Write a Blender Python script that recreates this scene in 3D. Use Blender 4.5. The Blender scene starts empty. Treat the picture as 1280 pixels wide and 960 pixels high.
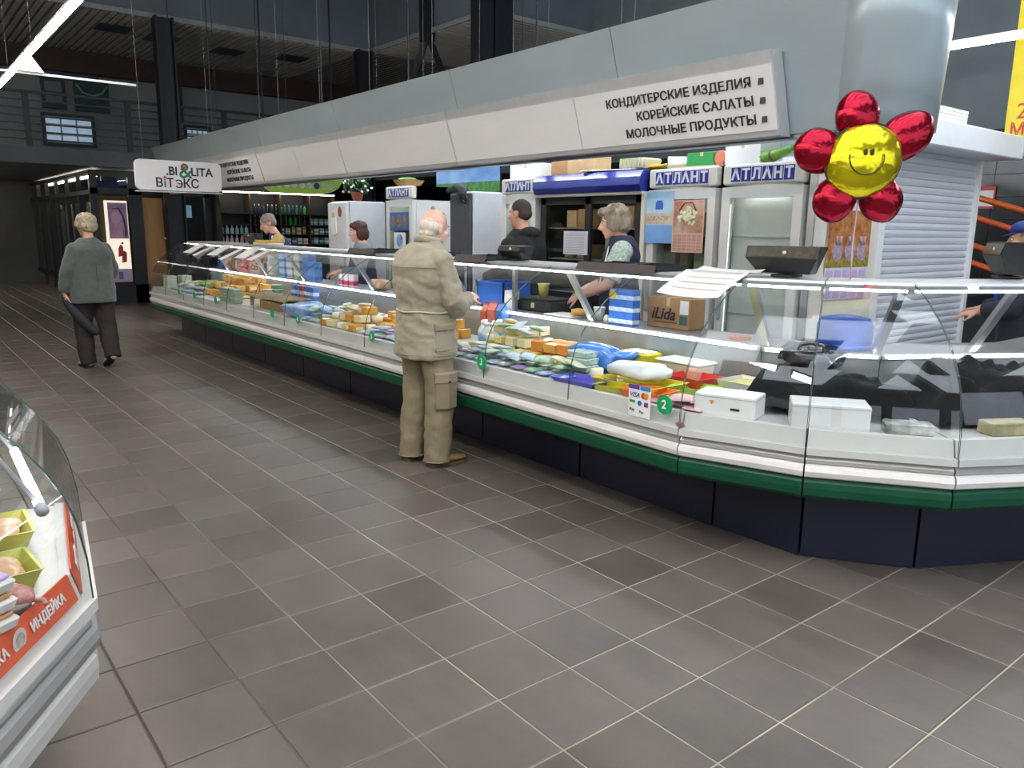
import bpy, bmesh, math, random
from mathutils import Vector, Matrix, noise
random.seed(7)
PI = math.pi
sc = bpy.context.scene
COL = sc.collection

# ---------------------------------------------------------------- camera
# frame: X runs across the aisle towards the counter, Y along the counter away from the camera, Z up
CAM_H = 1.593
cam_d = bpy.data.cameras.new('camera'); cam = bpy.data.objects.new('camera', cam_d); COL.objects.link(cam)
cam_d.sensor_width = 36.0; cam_d.lens = 978.5 / 1280 * 36.0; cam_d.clip_start = 0.05; cam_d.clip_end = 200
_yaw, _tilt, _roll = 0.675110, 0.195627, 0.013191
_cy, _sy, _ct, _st = math.cos(_yaw), math.sin(_yaw), math.cos(_tilt), math.sin(_tilt)
def _tw(v): return Vector((v[0]*_cy + v[1]*_sy, -v[0]*_sy + v[1]*_cy, v[2]))
_r0, _u0 = Vector((1, 0, 0)), Vector((0, _st, _ct))
CR = _tw(_r0*math.cos(_roll) + _u0*math.sin(_roll))
CU = _tw(-_r0*math.sin(_roll) + _u0*math.cos(_roll))
CF = _tw(Vector((0, _ct, -_st)))
m = Matrix((CR, CU, -CF)).transposed().to_4x4(); m.translation = (0, 0, CAM_H)
cam.matrix_world = m
sc.camera = cam

# ---------------------------------------------------------------- world and exposure
w = bpy.data.worlds.new('world'); sc.world = w; w.use_nodes = True
bg = w.node_tree.nodes['Background']; bg.inputs[0].default_value = (0.75, 0.86, 1.0, 1); bg.inputs[1].default_value = 1.0
sc.view_settings.view_transform = 'Standard'; sc.view_settings.look = 'None'
sc.view_settings.gamma = 1.0; sc.view_settings.use_curve_mapping = False
sc.view_settings.exposure = 0.88
sc.cycles.max_bounces = 10; sc.cycles.transparent_max_bounces = 24; sc.cycles.diffuse_bounces = 4
sc.cycles.glossy_bounces = 4; sc.cycles.caustics_reflective = False; sc.cycles.caustics_refractive = False
sc.cycles.sample_clamp_indirect = 4.0

# daylight of the hall's roof glazing and of the street windows behind the camera
def area(name, loc, size, energy, color, rot):
    l = bpy.data.lights.new(name, 'AREA'); l.shape = 'RECTANGLE'; l.size, l.size_y = size; l.energy = energy; l.color = color
    o = bpy.data.objects.new(name, l); COL.objects.link(o); o.location = loc; o.rotation_euler = rot; return o
SKYLIGHT_E, WINDOW_E, TUBE_E, STRIP_E = 2.6, .9, 34.0, 12.0

# ---------------------------------------------------------------- helpers
def lin(h):
    h = h.lstrip('#'); c = [int(h[i:i+2], 16)/255 for i in (0, 2, 4)]
    return tuple((x/12.92 if x <= .04045 else ((x+.055)/1.055)**2.4) for x in c)
_M = {}
def mat(hexc, rough=.5, metal=0., var=.10, scale=9., bump=0., bscale=60., emit=0., coat=0., spec=.5, kind='noise', alpha=None, sheen=0., stretch=(1, 1, 1), hex2=None):
    key = (hexc, rough, metal, var, scale, bump, bscale, emit, coat, spec, kind, alpha, sheen, stretch, hex2)
    if key in _M: return _M[key]
    mt = bpy.data.materials.new('m_' + hexc.strip('#') + '_%d' % len(_M)); mt.use_nodes = True
    nt = mt.node_tree; N = nt.nodes; L = nt.links; b = N['Principled BSDF']
    c = lin(hexc)
    tc = N.new('ShaderNodeTexCoord'); mp = N.new('ShaderNodeMapping'); L.new(tc.outputs['Object'], mp.inputs[0]); mp.inputs['Scale'].default_value = stretch
    nz = N.new('ShaderNodeTexNoise'); nz.inputs['Scale'].default_value = scale; nz.inputs['Detail'].default_value = 4; L.new(mp.outputs[0], nz.inputs['Vector'])
    rp = N.new('ShaderNodeValToRGB'); L.new(nz.outputs['Fac'], rp.inputs[0])
    rp.color_ramp.elements[0].position = .3; rp.color_ramp.elements[1].position = .7
    c2 = lin(hex2) if hex2 else None
    rp.color_ramp.elements[0].color = (*[x*(1-var) for x in c], 1)
    rp.color_ramp.elements[1].color = (*(c2 or [min(1, x*(1+var)) for x in c]), 1)
    L.new(rp.outputs[0], b.inputs['Base Color'])
    b.inputs['Roughness'].default_value = rough; b.inputs['Metallic'].default_value = metal
    b.inputs['Specular IOR Level'].default_value = spec
    if coat: b.inputs['Coat Weight'].default_value = coat
    if sheen: b.inputs['Sheen Weight'].default_value = sheen
    if bump:
        n2 = N.new('ShaderNodeTexNoise'); n2.inputs['Scale'].default_value = bscale; L.new(mp.outputs[0], n2.inputs['Vector'])
        bp = N.new('ShaderNodeBump'); bp.inputs['Strength'].default_value = bump; bp.inputs['Distance'].default_value = .01
        L.new(n2.outputs['Fac'], bp.inputs['Height']); L.new(bp.outputs[0], b.inputs['Normal'])
    if emit:
        b.inputs['Emission Color'].default_value = (*c, 1); b.inputs['Emission Strength'].default_value = emit
    if alpha is not None: b.inputs['Alpha'].default_value = alpha
    _M[key] = mt
    return mt
def glass_mat(name, tint='#f2fbf8', refl=1.0, rough=0.0, dim=1.0):
    mt = bpy.data.materials.new(name); mt.use_nodes = True; nt = mt.node_tree; N = nt.nodes; L = nt.links
    for n in list(N): N.remove(n)
    out = N.new('ShaderNodeOutputMaterial'); mx = N.new('ShaderNodeMixShader'); tr = N.new('ShaderNodeBsdfTransparent'); gl = N.new('ShaderNodeBsdfGlossy')
    tr.inputs[0].default_value = (*[x*dim for x in lin(tint)], 1); gl.inputs['Roughness'].default_value = rough
    fr = N.new('ShaderNodeFresnel'); ge = N.new('ShaderNodeNewGeometry'); mr = N.new('ShaderNodeMapRange'); mr.inputs[3].default_value = 1.5; mr.inputs[4].default_value = 1/1.5; L.new(ge.outputs['Backfacing'], mr.inputs[0]); L.new(mr.outputs[0], fr.inputs[0]); mu = N.new('ShaderNodeMath'); mu.operation = 'MULTIPLY'; mu.inputs[1].default_value = refl; mu.use_clamp = True
    L.new(fr.outputs[0], mu.inputs[0]); L.new(mu.outputs[0], mx.inputs[0]); L.new(tr.outputs[0], mx.inputs[1]); L.new(gl.outputs[0], mx.inputs[2]); L.new(mx.outputs[0], out.inputs[0])
    return mt

class MB:
    """collects shapes into one mesh; fi = material slot of the faces that follow"""
    def __init__(s): s.v = []; s.f = []; s.mi = []; s.sm = []; s.fi = 0; s.smooth = False
    def add(s, vs, fs, smooth=None):
        o = len(s.v); s.v += [tuple(v) for v in vs]
        for f in fs: s.f.append(tuple(i+o for i in f)); s.mi.append(s.fi); s.sm.append(s.smooth if smooth is None else smooth)
        return s
    def box(s, x0, x1, y0, y1, z0, z1):
        if x0 > x1: x0, x1 = x1, x0
        if y0 > y1: y0, y1 = y1, y0
        if z0 > z1: z0, z1 = z1, z0
        return s.add([(x0,y0,z0),(x1,y0,z0),(x1,y1,z0),(x0,y1,z0),(x0,y0,z1),(x1,y0,z1),(x1,y1,z1),(x0,y1,z1)],
                     [(0,3,2,1),(4,5,6,7),(0,1,5,4),(1,2,6,5),(2,3,7,6),(3,0,4,7)], False)
    def rbox(s, x0, x1, y0, y1, z0, z1, r=.01, taper=0.):
        """box with chamfered edges, optional taper towards the bottom"""
        if x0 > x1: x0, x1 = x1, x0
        if y0 > y1: y0, y1 = y1, y0
        r = min(r, (x1-x0)*.45, (y1-y0)*.45, (z1-z0)*.45); rings = []
        for z, ins in ((z0, r), (z0+r, 0), (z1-r, 0), (z1, r)):
            t = taper*(1-(z-z0)/(z1-z0)); a, b, c, d = x0+ins+t, x1-ins-t, y0+ins+t, y1-ins-t; q = r*.7
            rings.append([(a+q,c,z),(b-q,c,z),(b,c+q,z),(b,d-q,z),(b-q,d,z),(a+q,d,z),(a,d-q,z),(a,c+q,z)])
        return s.loft(rings)
    def loft(s, rings, closed=True, caps=True, smooth=None):
        n = len(rings[0]); vs = [p for r in rings for p in r]; fs = []
        for k in range(len(rings)-1):
            for i in range(n if closed else n-1):
                j = (i+1) % n; fs.append((k*n+i, k*n+j, (k+1)*n+j, (k+1)*n+i))
        if caps and closed:
            fs.append(tuple(reversed(range(n)))); o = (len(rings)-1)*n; fs.append(tuple(range(o, o+n)))
        return s.add(vs, fs, smooth)
    def tube(s, pts, r, n=8, smooth=True, caps=True, flat=1.0):
        pts = [Vector(p) for p in pts]; rr = r if isinstance(r, (list, tuple)) else [r]*len(pts); rings = []
        up = None
        for k, p in enumerate(pts):
            a = pts[max(0, k-1)]; b = pts[min(len(pts)-1, k+1)]; t = (b-a).normalized()
            if up is None or abs(up.dot(t)) > .98:
                up = Vector((0, 0, 1)) if abs(t.z) < .9 else Vector((1, 0, 0))
            u = t.cross(up).normalized(); v = u.cross(t).normalized(); up = v
            rings.append([tuple(p + u*math.cos(2*PI*i/n)*rr[k] + v*math.sin(2*PI*i/n)*rr[k]*flat) for i in range(n)])
        return s.loft(rings, True, caps, smooth)
    def lathe(s, prof, n=16, c=(0, 0, 0), smooth=True, sx=1., sy=1.):
        return s.loft([[(c[0]+r*math.cos(2*PI*i/n)*sx, c[1]+r*math.sin(2*PI*i/n)*sy, c[2]+z) for i in range(n)] for r, z in prof], True, True, smooth)
    def ell(s, c, r, n=16, m=10):
        r = r if isinstance(r, (tuple, list)) else (r, r, r)
        return s.loft([[(c[0]+r[0]*math.sin(a)*math.cos(2*PI*i/n), c[1]+r[1]*math.sin(a)*math.sin(2*PI*i/n), c[2]-r[2]*math.cos(a)) for i in range(n)]
                       for a in [PI*(k+.02)/(m+.04) if 0 < k < m else (.03 if k == 0 else PI-.03) for k in range(m+1)]], True, True, True)
    def prism(s, poly, ext, axis='y', o=0.):
        """poly in the two other axes, extruded from o to o+ext along axis"""
        def P(a, b, t): return {'x': (t, a, b), 'y': (a, t, b), 'z': (a, b, t)}[axis]
        n = len(poly); vs = [P(a, b, o) for a, b in poly] + [P(a, b, o+ext) for a, b in poly]
        fs = [tuple(range(n)), tuple(reversed(range(n, 2*n)))] + [(i, i+n, (i+1) % n+n, (i+1) % n) for i in range(n)]
        return s.add(vs, fs, False)
    def xf(s, mtx, start=0):
        for i in range(start, len(s.v)): s.v[i] = tuple(mtx @ Vector(s.v[i]))
        return s
    def mesh(s, name, mats):
        me = bpy.data.meshes.new(name); me.from_pydata(s.v, [], s.f)
        for mt in (mats if isinstance(mats, (list, tuple)) else [mats]): me.materials.append(mt)
        me.polygons.foreach_set('material_index', s.mi); me.polygons.foreach_set('use_smooth', s.sm)
        bm = bmesh.new(); bm.from_mesh(me); bmesh.ops.recalc_face_normals(bm, faces=bm.faces); bm.to_mesh(me); bm.free()
        me.update(); return me
def B(): return MB()
def obj(name, mb, mt, parent=None, loc=(0, 0, 0), rz=0., rot=None, label=None):
    me = mb.mesh(name, mt) if isinstance(mb, MB) else mb
    o = bpy.data.objects.new(name, me); COL.objects.link(o); o.location = loc; o.rotation_euler = rot or (0, 0, rz)
    if parent is not None: o.parent = parent
    if label: o['label'] = label
    return o
def tag(o, label, cat, group=None, kind=None):
    o['label'] = label; o['category'] = cat
    if group: o['group'] = group
    if kind: o['kind'] = kind
    return o
def thing(name, label, cat, loc=(0, 0, 0), rz=0., group=None):
    o = bpy.data.objects.new(name, None); COL.objects.link(o); o.empty_display_size = .1; o.location = loc; o.rotation_euler = (0, 0, rz)
    return tag(o, label, cat, group)
def struct(name, mb, mt, parent=None, label=None, loc=(0, 0, 0)):
    o = obj(name, mb, mt, parent, loc, label=label)
    if parent is None: o['kind'] = 'structure'
    return o
def dup(root, loc=None, rz=None, label=None, scale=None):
    r = root.copy(); COL.objects.link(r)
    if loc is not None: r.location = loc
    if rz is not None: r.rotation_euler = (0, 0, rz)
    if scale is not None: r.scale = scale
    if label: r['label'] = label
    for ch in root.children:
        c = ch.copy(); COL.objects.link(c); c.parent = r
        for g in ch.children:
            d = g.copy(); COL.objects.link(d); d.parent = c
    return r
def text(name, s, size, mt, parent, loc, rot, ext=.002, align='CENTER', sx=1., bold=0., shear=0., spacing=1.):
    cu = bpy.data.curves.new(name, 'FONT'); cu.body = s; cu.size = size; cu.extrude = ext; cu.align_x = align; cu.align_y = 'CENTER'; cu.offset = bold; cu.shear = shear
    cu.space_character = spacing; cu.resolution_u = 3
    t = bpy.data.objects.new(name + '_src', cu); COL.objects.link(t)
    dg = bpy.context.evaluated_depsgraph_get(); me = bpy.data.meshes.new_from_object(t.evaluated_get(dg)); me.name = name
    bpy.data.objects.remove(t); bpy.data.curves.remove(cu); me.materials.clear(); me.materials.append(mt)
    o = bpy.data.objects.new(name, me); COL.objects.link(o); o.location = loc; o.rotation_euler = rot; o.scale = (sx, 1, 1); o.parent = parent
    return o
ORD = ['first', 'second', 'third', 'fourth', 'fifth', 'sixth', 'seventh', 'eighth', 'ninth', 'tenth', 'eleventh', 'twelfth', 'thirteenth', 'fourteenth', 'fifteenth', 'sixteenth']
LAY = ['lowest', 'second', 'third', 'fourth', 'fifth', 'sixth']
FACE_MX = (PI/2, 0, -PI/2)      # lettering that faces -X
FACE_MY = (PI/2, 0, 0)          # lettering that faces -Y

# shared materials
BLACK = mat('#17181a', .45, var=.15); DARK = mat('#26282b', .5); STEEL_DK = mat('#2b2e33', .5, .3)
ALU = mat('#b9bbbd', .32, .85, var=.04, stretch=(1, .05, 1)); ALU_L = mat('#cfd0d0', .35, .6, var=.03)
WHITE = mat('#e6e6e4', .4, var=.03); CREAM = mat('#d9d4c6', .45, var=.04); GREY = mat('#9a9c9d', .5); SHEET = mat('#a9abac', .35, .7, var=.06, stretch=(1, .1, 1))
GLASS = glass_mat('counter_glass', '#fdfefe', .85); GLASS_DK = glass_mat('shop_glass', '#dfe4e4', .35); EDGE = mat('#25463c', .1, spec=.8)
CARD = mat('#a98258', .8, var=.12); CARD_L = mat('#c2a27a', .8, var=.1); PAPER = mat('#e8e6e2', .7, var=.03); NAVY = mat('#262a6b', .4)
# ================================================================ the setting
def tile_mat(rand):
    mt = bpy.data.materials.new('floor_tile_' + rand); mt.use_nodes = True; nt = mt.node_tree; N = nt.nodes; L = nt.links; b = N['Principled BSDF']
    if rand == 'object': s = N.new('ShaderNodeObjectInfo').outputs['Random']
    else: s = N.new('ShaderNodeNewGeometry').outputs['Random Per Island']
    g = N.new('ShaderNodeNewGeometry'); nz = N.new('ShaderNodeTexNoise'); nz.inputs['Scale'].default_value = 5; nz.inputs['Detail'].default_value = 8; nz.inputs['Roughness'].default_value = .65
    mp = N.new('ShaderNodeMapping'); mp.inputs['Scale'].default_value = (1.0, .45, 1); L.new(g.outputs['Position'], mp.inputs[0]); L.new(mp.outputs[0], nz.inputs['Vector'])
    ad = N.new('ShaderNodeMath'); ad.operation = 'MULTIPLY_ADD'; ad.inputs[1].default_value = .42; L.new(s, ad.inputs[0]); L.new(nz.outputs['Fac'], ad.inputs[2])
    rp = N.new('ShaderNodeValToRGB'); L.new(ad.outputs[0], rp.inputs[0]); rp.color_ramp.elements[0].position = .35; rp.color_ramp.elements[1].position = 1.0
    rp.color_ramp.elements[0].color = (*lin('#4c4641'), 1); rp.color_ramp.elements[1].color = (*lin('#645d57'), 1); L.new(rp.outputs[0], b.inputs['Base Color'])
    r2 = N.new('ShaderNodeMapRange'); L.new(nz.outputs['Fac'], r2.inputs[0]); r2.inputs[3].default_value = .30; r2.inputs[4].default_value = .46; L.new(r2.outputs[0], b.inputs['Roughness'])
    bp = N.new('ShaderNodeBump'); bp.inputs['Strength'].default_value = .12; bp.inputs['Distance'].default_value = .004; L.new(nz.outputs['Fac'], bp.inputs['Height']); L.new(bp.outputs[0], b.inputs['Normal'])
    b.inputs['Specular IOR Level'].default_value = .5
    return mt
def grout_mat():
    mt = mat('#a39a84', .85, var=.25, scale=2.2, hex2='#b9b198').copy(); mt.name = 'grout'; nt = mt.node_tree; N = nt.nodes; L = nt.links; b = N['Principled BSDF']
    g = N.new('ShaderNodeNewGeometry'); sp = N.new('ShaderNodeSeparateXYZ'); L.new(g.outputs['Position'], sp.inputs[0])
    nz = N.new('ShaderNodeTexNoise'); nz.inputs['Scale'].default_value = 1.3; L.new(g.outputs['Position'], nz.inputs['Vector'])
    ma = N.new('ShaderNodeMath'); ma.operation = 'MULTIPLY_ADD'; ma.inputs[1].default_value = 1.4; L.new(nz.outputs['Fac'], ma.inputs[0]); L.new(sp.outputs[0], ma.inputs[2])
    rg = N.new('ShaderNodeMapRange'); L.new(ma.outputs[0], rg.inputs[0]); rg.inputs[1].default_value = 1.5; rg.inputs[2].default_value = 2.4
    mx = N.new('ShaderNodeMix'); mx.data_type = 'RGBA'; L.new(rg.outputs[0], mx.inputs[0]); mx.inputs[6].default_value = (*lin('#4c423a'), 1)
    L.new(b.inputs['Base Color'].links[0].from_socket, mx.inputs[7]); L.new(mx.outputs[2], b.inputs['Base Color'])
    return mt
floor = struct('floor', B().box(-7, 12.5, -7, 25.5, -.12, -.004), grout_mat(), label='dark grey-brown square tiled market hall floor')
TS, TX, TY = .333, .833, 3.254
def visible(p):
    v = Vector(p) - Vector((0, 0, CAM_H)); d = v.dot(CF)
    if d < .4: return None
    x, y = 640 + 978.5*v.dot(CR)/d, 480 - 978.5*v.dot(CU)/d
    return d if -40 < x < 1320 and -40 < y < 1000 else None
h = TS/2 - .0035
def tile_mb(cx=0., cy=0., dz=0.):
    return [(cx-h,cy-h,-.02),(cx+h,cy-h,-.02),(cx+h,cy+h,-.02),(cx-h,cy+h,-.02),
            (cx-h,cy-h,dz-.002),(cx+h,cy-h,dz-.002),(cx+h,cy+h,dz-.002),(cx-h,cy+h,dz-.002),
            (cx-h+.003,cy-h+.003,dz),(cx+h-.003,cy-h+.003,dz),(cx+h-.003,cy+h-.003,dz),(cx-h+.003,cy+h-.003,dz)]
TILE_F = [(0,1,5,4),(1,2,6,5),(2,3,7,6),(3,0,4,7),(4,5,9,8),(5,6,10,9),(6,7,11,10),(7,4,8,11),(8,9,10,11)]
cells = []
for i in range(-23, 35):
    for j in range(-30, 67):
        cx, cy = TX + (i+.5)*TS, TY + (j+.5)*TS
        hid = cx > 3.5 or (cx < .1 and cy > 1.2 and cy < 2.6)
        d = visible((cx, cy, 0))
        cells.append((d if (d and not hid) else 1e3 + abs(cx) + abs(cy), cx, cy))
cells.sort()
tm = B().add(tile_mb(), TILE_F).mesh('tile', tile_mat('object'))
for d, cx, cy in cells[:300]:
    obj('tile', tm, None, floor, (cx, cy, random.uniform(-.0008, .0008)))
rest = B()
for d, cx, cy in cells[300:]: rest.add(tile_mb(cx, cy, random.uniform(-.0008, .0008)), TILE_F)
o = obj('tile_field', rest, tile_mat('island'), floor); o['kind'] = 'stuff'
tag(floor, 'dark grey-brown square tiled market hall floor', 'floor'); del floor['category']

WALL_DK = mat('#4a4c4f', .7, var=.12, scale=2); WALL_GREY = mat('#707a7e', .65, var=.08, scale=1.5); ROOF = mat('#6a7279', .75, var=.2, scale=1.)
MEZ = mat('#5c6064', .65, var=.15, scale=2.)
struct('wall_back', B().box(-7, 12.5, 25, 25.3, 0, 2.7), WALL_DK, label='dark rear wall under the gallery')
wm = struct('wall_gallery', B().box(-7, 12.5, 21.5, 21.8, 2.95, 6.9), mat('#8b8d8c', .7, var=.1, scale=1.5), label='dark grey wall behind the gallery railing')
struct('wall_left', B().box(-7.3, -7, -7, 25.3, 0, 7.2), WALL_DK, label='dark wall on the far side of the hall')
wr = struct('wall_right', B().box(12.0, 12.3, -7, 25.3, 2.95, 7.2), WALL_GREY, label='pale grey upper wall beyond the kiosk')
wl = struct('wall_tiled', B().box(11.96, 12.3, -7, 25.3, 0, 2.95), BLACK, label='black tiled wall beyond the kiosk')
TILE_BK = mat('#1b1c1f', .18, var=.25, scale=1.)
tb = B().box(0, .012, .004, .596, .004, .296).mesh('wall_tile', TILE_BK)
for j in range(4):
    for k in range(9): obj('wall_tile', tb, None, wl, (11.948, 3.3 + j*.6, .3 + k*.3))
sy_ = mat('#b3a52e', .5, var=.1)
for y0, y1 in ((3.0, 4.9), (5.05, 6.6), (6.75, 8.4)): obj('yellow_band', B().box(11.93, 11.96, y0, y1, 2.62, 2.92), sy_, wl)
struct('ceiling', B().box(-7, 12.3, -7, 21.8, 7.2, 7.4), ROOF, label='dark high roof of the hall')
# street window wall behind the camera and roof glazing (daylight of the hall)
PANE = mat('#dfeaf6', .4, emit=WINDOW_E, var=.02); SKYP = mat('#e4edf6', .4, emit=SKYLIGHT_E, var=.02)
wf = struct('wall_front', B().box(-7, 12.3, -7.3, -7, 0, .9).box(-7, 12.3, -7.3, -7, 4.6, 7.2), WALL_DK, label='street front wall behind the viewpoint')
win = struct('window_1', B().box(-7, 12.3, -7.1, -7.0, .9, 1.0), DARK, label='street glazing with dark mullions behind the viewpoint')
pm = B().box(.05, 1.15, -7.12, -7.1, 1.0, 2.75).box(.05, 1.15, -7.12, -7.1, 2.83, 4.6).mesh('window_pane', PANE)
for k in range(16): obj('window_pane', pm, None, win, (-7 + k*1.2, 0, 0)); obj('mullion', B().box(-.05, .05, -7.1, -6.95, .9, 4.6), DARK, win, (-7 + k*1.2, 0, 0))
sky = struct('window_2', B().box(-6.2, 8.2, -6.3, -6.2, 7.0, 7.2), DARK, label='translucent roof glazing strips with dark bars above the viewpoint')
sp_ = B().box(.06, 1.94, 0, 1.1, 7.13, 7.18).mesh('roof_pane', SKYP)
for i in range(7):
    for j in range(6): obj('roof_pane', sp_, None, sky, (-6 + i*2, -6.0 + j*1.75, 0))
    obj('glazing_bar', B().box(-.06, .06, -6.2, 4.2, 7.02, 7.15), DARK, sky, (-6 + i*2, 0, 0))
# gallery
gal = struct('trim_1', B().box(-7, 12.0, 17.0, 25.0, 2.66, 2.95), MEZ, label='dark gallery slab across the back of the hall')
g2 = struct('trim_2', B().box(9.26, 12.0, 12.5, 17.0, 2.66, 2.95), MEZ, label='dark gallery slab along the far right')
def soffit_mat():
    mt = mat('#a09c94', .7, var=.06).copy(); nt = mt.node_tree; N = nt.nodes; L = nt.links; b = N['Principled BSDF']
    tc = N.new('ShaderNodeTexCoord'); wv = N.new('ShaderNodeTexWave'); wv.bands_direction = 'X'; wv.inputs['Scale'].default_value = 2.2; L.new(tc.outputs['Object'], wv.inputs['Vector'])
    bp = N.new('ShaderNodeBump'); bp.inputs['Strength'].default_value = .9; bp.inputs['Distance'].default_value = .05; L.new(wv.outputs['Fac'], bp.inputs['Height']); L.new(bp.outputs[0], b.inputs['Normal'])
    return mt
SOF = soffit_mat()
sf = struct('ceiling_soffit', B().box(-7, 12, 16.95, 21.6, 5.5, 5.55).box(9.26, 12, 12.45, 16.95, 5.5, 5.55), SOF, label='slatted pale soffit above the gallery')
obj('edge_trim', B().box(-7, 9.3, 16.9, 16.95, 5.47, 5.56), GREY, sf)
obj('edge_trim', B().box(9.22, 9.27, 12.45, 16.95, 5.47, 5.56), GREY, sf)
obj('edge_trim', B().box(9.26, 12, 12.4, 12.45, 5.47, 5.56), ALU_L, sf)
slat = B().box(-.045, .045, 17.0, 21.4, 5.475, 5.5).mesh('slat', mat('#bdb9b0', .65))
for k in range(92): obj('slat', slat, None, sf, (-4.6 + k*.15, 0, 0))
slat2 = B().box(9.32, 12, -.045, .045, 5.475, 5.5).mesh('slat', mat('#bdb9b0', .65))
for k in range(29): obj('slat', slat2, None, sf, (0, 12.6 + k*.15, 0))
for x, y in ((5.2, 18.6), (6.7, 18.9), (8.1, 18.6), (4.2, 18.3)): obj('air_grille', B().box(x-.3, x+.3, y-.3, y+.3, 5.45, 5.48), DARK, sf)
up = struct('wall_upper', B().box(-7, 12, 16.97, 17.1, 5.56, 7.2).box(9.28, 9.4, 12.5, 17, 5.56, 7.2).box(9.28, 12, 12.47, 12.6, 5.56, 7.2), mat('#6f7880', .75, var=.15, scale=1.), label='dark upper wall between soffit and roof')
b1 = struct('trim_3', B().box(-7, 12, 21.2, 21.5, 5.0, 5.47), mat('#4a3632', .7, var=.15, scale=1.5), label='brown beam under the back edge of the soffit')
# columns
def column(x, y, z0, z1, w=.34, label=''):
    t = struct('column', B().box(x-w/2, x+w/2, y-.02, y+.02, z0, z1), STEEL_DK, label=label)
    obj('flange', B().box(x-w/2, x-w/2+.03, y-.14, y+.14, z0, z1), STEEL_DK, t); obj('flange', B().box(x+w/2-.03, x+w/2, y-.14, y+.14, z0, z1), STEEL_DK, t)
    return t
column(4.75, 16.85, 0, 5.5, label='dark steel column through the gallery railing above the round-cornered shop sign')
column(9.05, 16.85, 0, 5.5, label='dark steel column at the inner gallery corner')
column(-1.2, 16.85, 0, 5.5, label='dark steel column of the gallery far to the left')
t = struct('column', B().box(9.0, 9.3, 12.3, 12.6, 0, 7.2), STEEL_DK, label='broad clad column rising behind the silver fascia')
obj('cladding', B().box(9.32, 9.54, 12.28, 12.62, 3.0, 4.68), WALL_GREY, t); obj('cladding', B().box(9.56, 9.82, 12.28, 12.62, 3.0, 4.68), WALL_GREY, t); obj('core', B().box(9.36, 9.8, 12.32, 12.6, 4.68, 7.2), STEEL_DK, t)
br = thing('ceiling_brace', 'dark steel brace shaped like an upturned Y above the silver fascia', 'brace', (9.2, 14.4, 5.4))
obj('stem', B().box(-.1, .1, -.14, .14, -.1, 1.8), STEEL_DK, br); obj('strut', B().tube([(0, .05, 0), (0, .75, -1.05)], .09, 4, False), STEEL_DK, br); obj('strut', B().tube([(0, -.05, 0), (0, -.75, -1.05)], .09, 4, False), STEEL_DK, br)
# gallery railing
rl = thing('gallery_railing', 'dark horizontal-bar steel railing along the back gallery edge', 'railing', (0, 17.05, 2.95))
obj('handrail', B().box(-7, 9.0, -.03, .03, .93, .98), STEEL_DK, rl)
for k in range(6): obj('bar', B().box(-7, 9.0, -.012, .012, .12 + k*.135, .145 + k*.135), STEEL_DK, rl)
pst = B().box(-.05, .05, -.03, .03, 0, .95).mesh('post', STEEL_DK)
for x in (-5.5, -3.5, -1.5, .6, 2.35, 4.05, 5.9, 7.6): obj('post', pst, None, rl, (x, 0, 0))
# windows and shop panels on the gallery wall
def gz(z): return 1.593 + (z - 1.593)*.859
REFL_PANE = mat('#9fb6cc', .3, emit=.32, var=.35, scale=3.)  # pane glow imitates reflections in the far glass
def gwin(name, x0, x1, z0, z1, nx, nz, label):
    t = thing(name, label, 'window', (x0, 21.42, z0)); W_, H_ = x1-x0, z1-z0
    obj('frame', B().box(-.06, W_+.06, -.02, .06, -.06, 0).box(-.06, W_+.06, -.02, .06, H_, H_+.06).box(-.06, 0, -.02, .06, 0, H_).box(W_, W_+.06, -.02, .06, 0, H_), DARK, t)
    for i in range(nx):
        for k in range(nz):
            obj('pane', B().box(W_*i/nx+.02, W_*(i+1)/nx-.02, .01, .03, H_*k/nz+.03, H_*(k+1)/nz-.03), REFL_PANE, t)
gwin('gallery_window', 5.93, 6.33, gz(4.6), gz(5.5), 1, 2, 'bright upper window pane beside the steel column on the gallery')
gwin('gallery_window', 5.95, 6.25, gz(3.65), gz(4.34), 1, 4, 'low barred window beside the steel column on the gallery')
gwin('gallery_window', 6.45, 6.98, gz(3.65), gz(4.42), 4, 4, 'small-paned window right of the barred window on the gallery')
gwin('gallery_window', 3.3, 4.28, gz(3.72), gz(4.42), 3, 3, 'wide small-paned window at the left of the gallery')
bnr = thing('shop_banner', 'pale wide banner high on the gallery wall at the left', 'banner', (3.2, 21.44, gz(5.55)))
obj('cloth', B().rbox(0, 1.3, -.02, .0, 0, .42, .01), mat('#8e9093', .7), bnr); obj('stripe', B().box(0, 1.3, -.026, -.02, -.16, .0), mat('#3d4a6b', .7), bnr)
t = thing('shop_poster', 'dark green poster with a white swoosh on the gallery wall', 'poster', (3.95, 21.44, gz(4.6)))
obj('board', B().rbox(0, .75, -.03, 0, 0, .72, .01), mat('#26463c', .6), t)
obj('swoosh', B().tube([(.05, -.035, .6), (.2, -.035, .42), (.4, -.035, .36), (.6, -.035, .44), (.72, -.035, .6)], .025, 6, True, True), mat('#7fa493', .6), t)
t = thing('shop_poster', 'grey notice board left of the green poster on the gallery wall', 'poster', (3.28, 21.44, gz(4.6)))
obj('board', B().rbox(0, .5, -.03, 0, 0, .7, .01), DARK, t)
for z in (.38, .12): obj('sheet', B().box(.08, .42, -.036, -.03, z, z+.22), mat('#77797c', .7), t)
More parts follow.
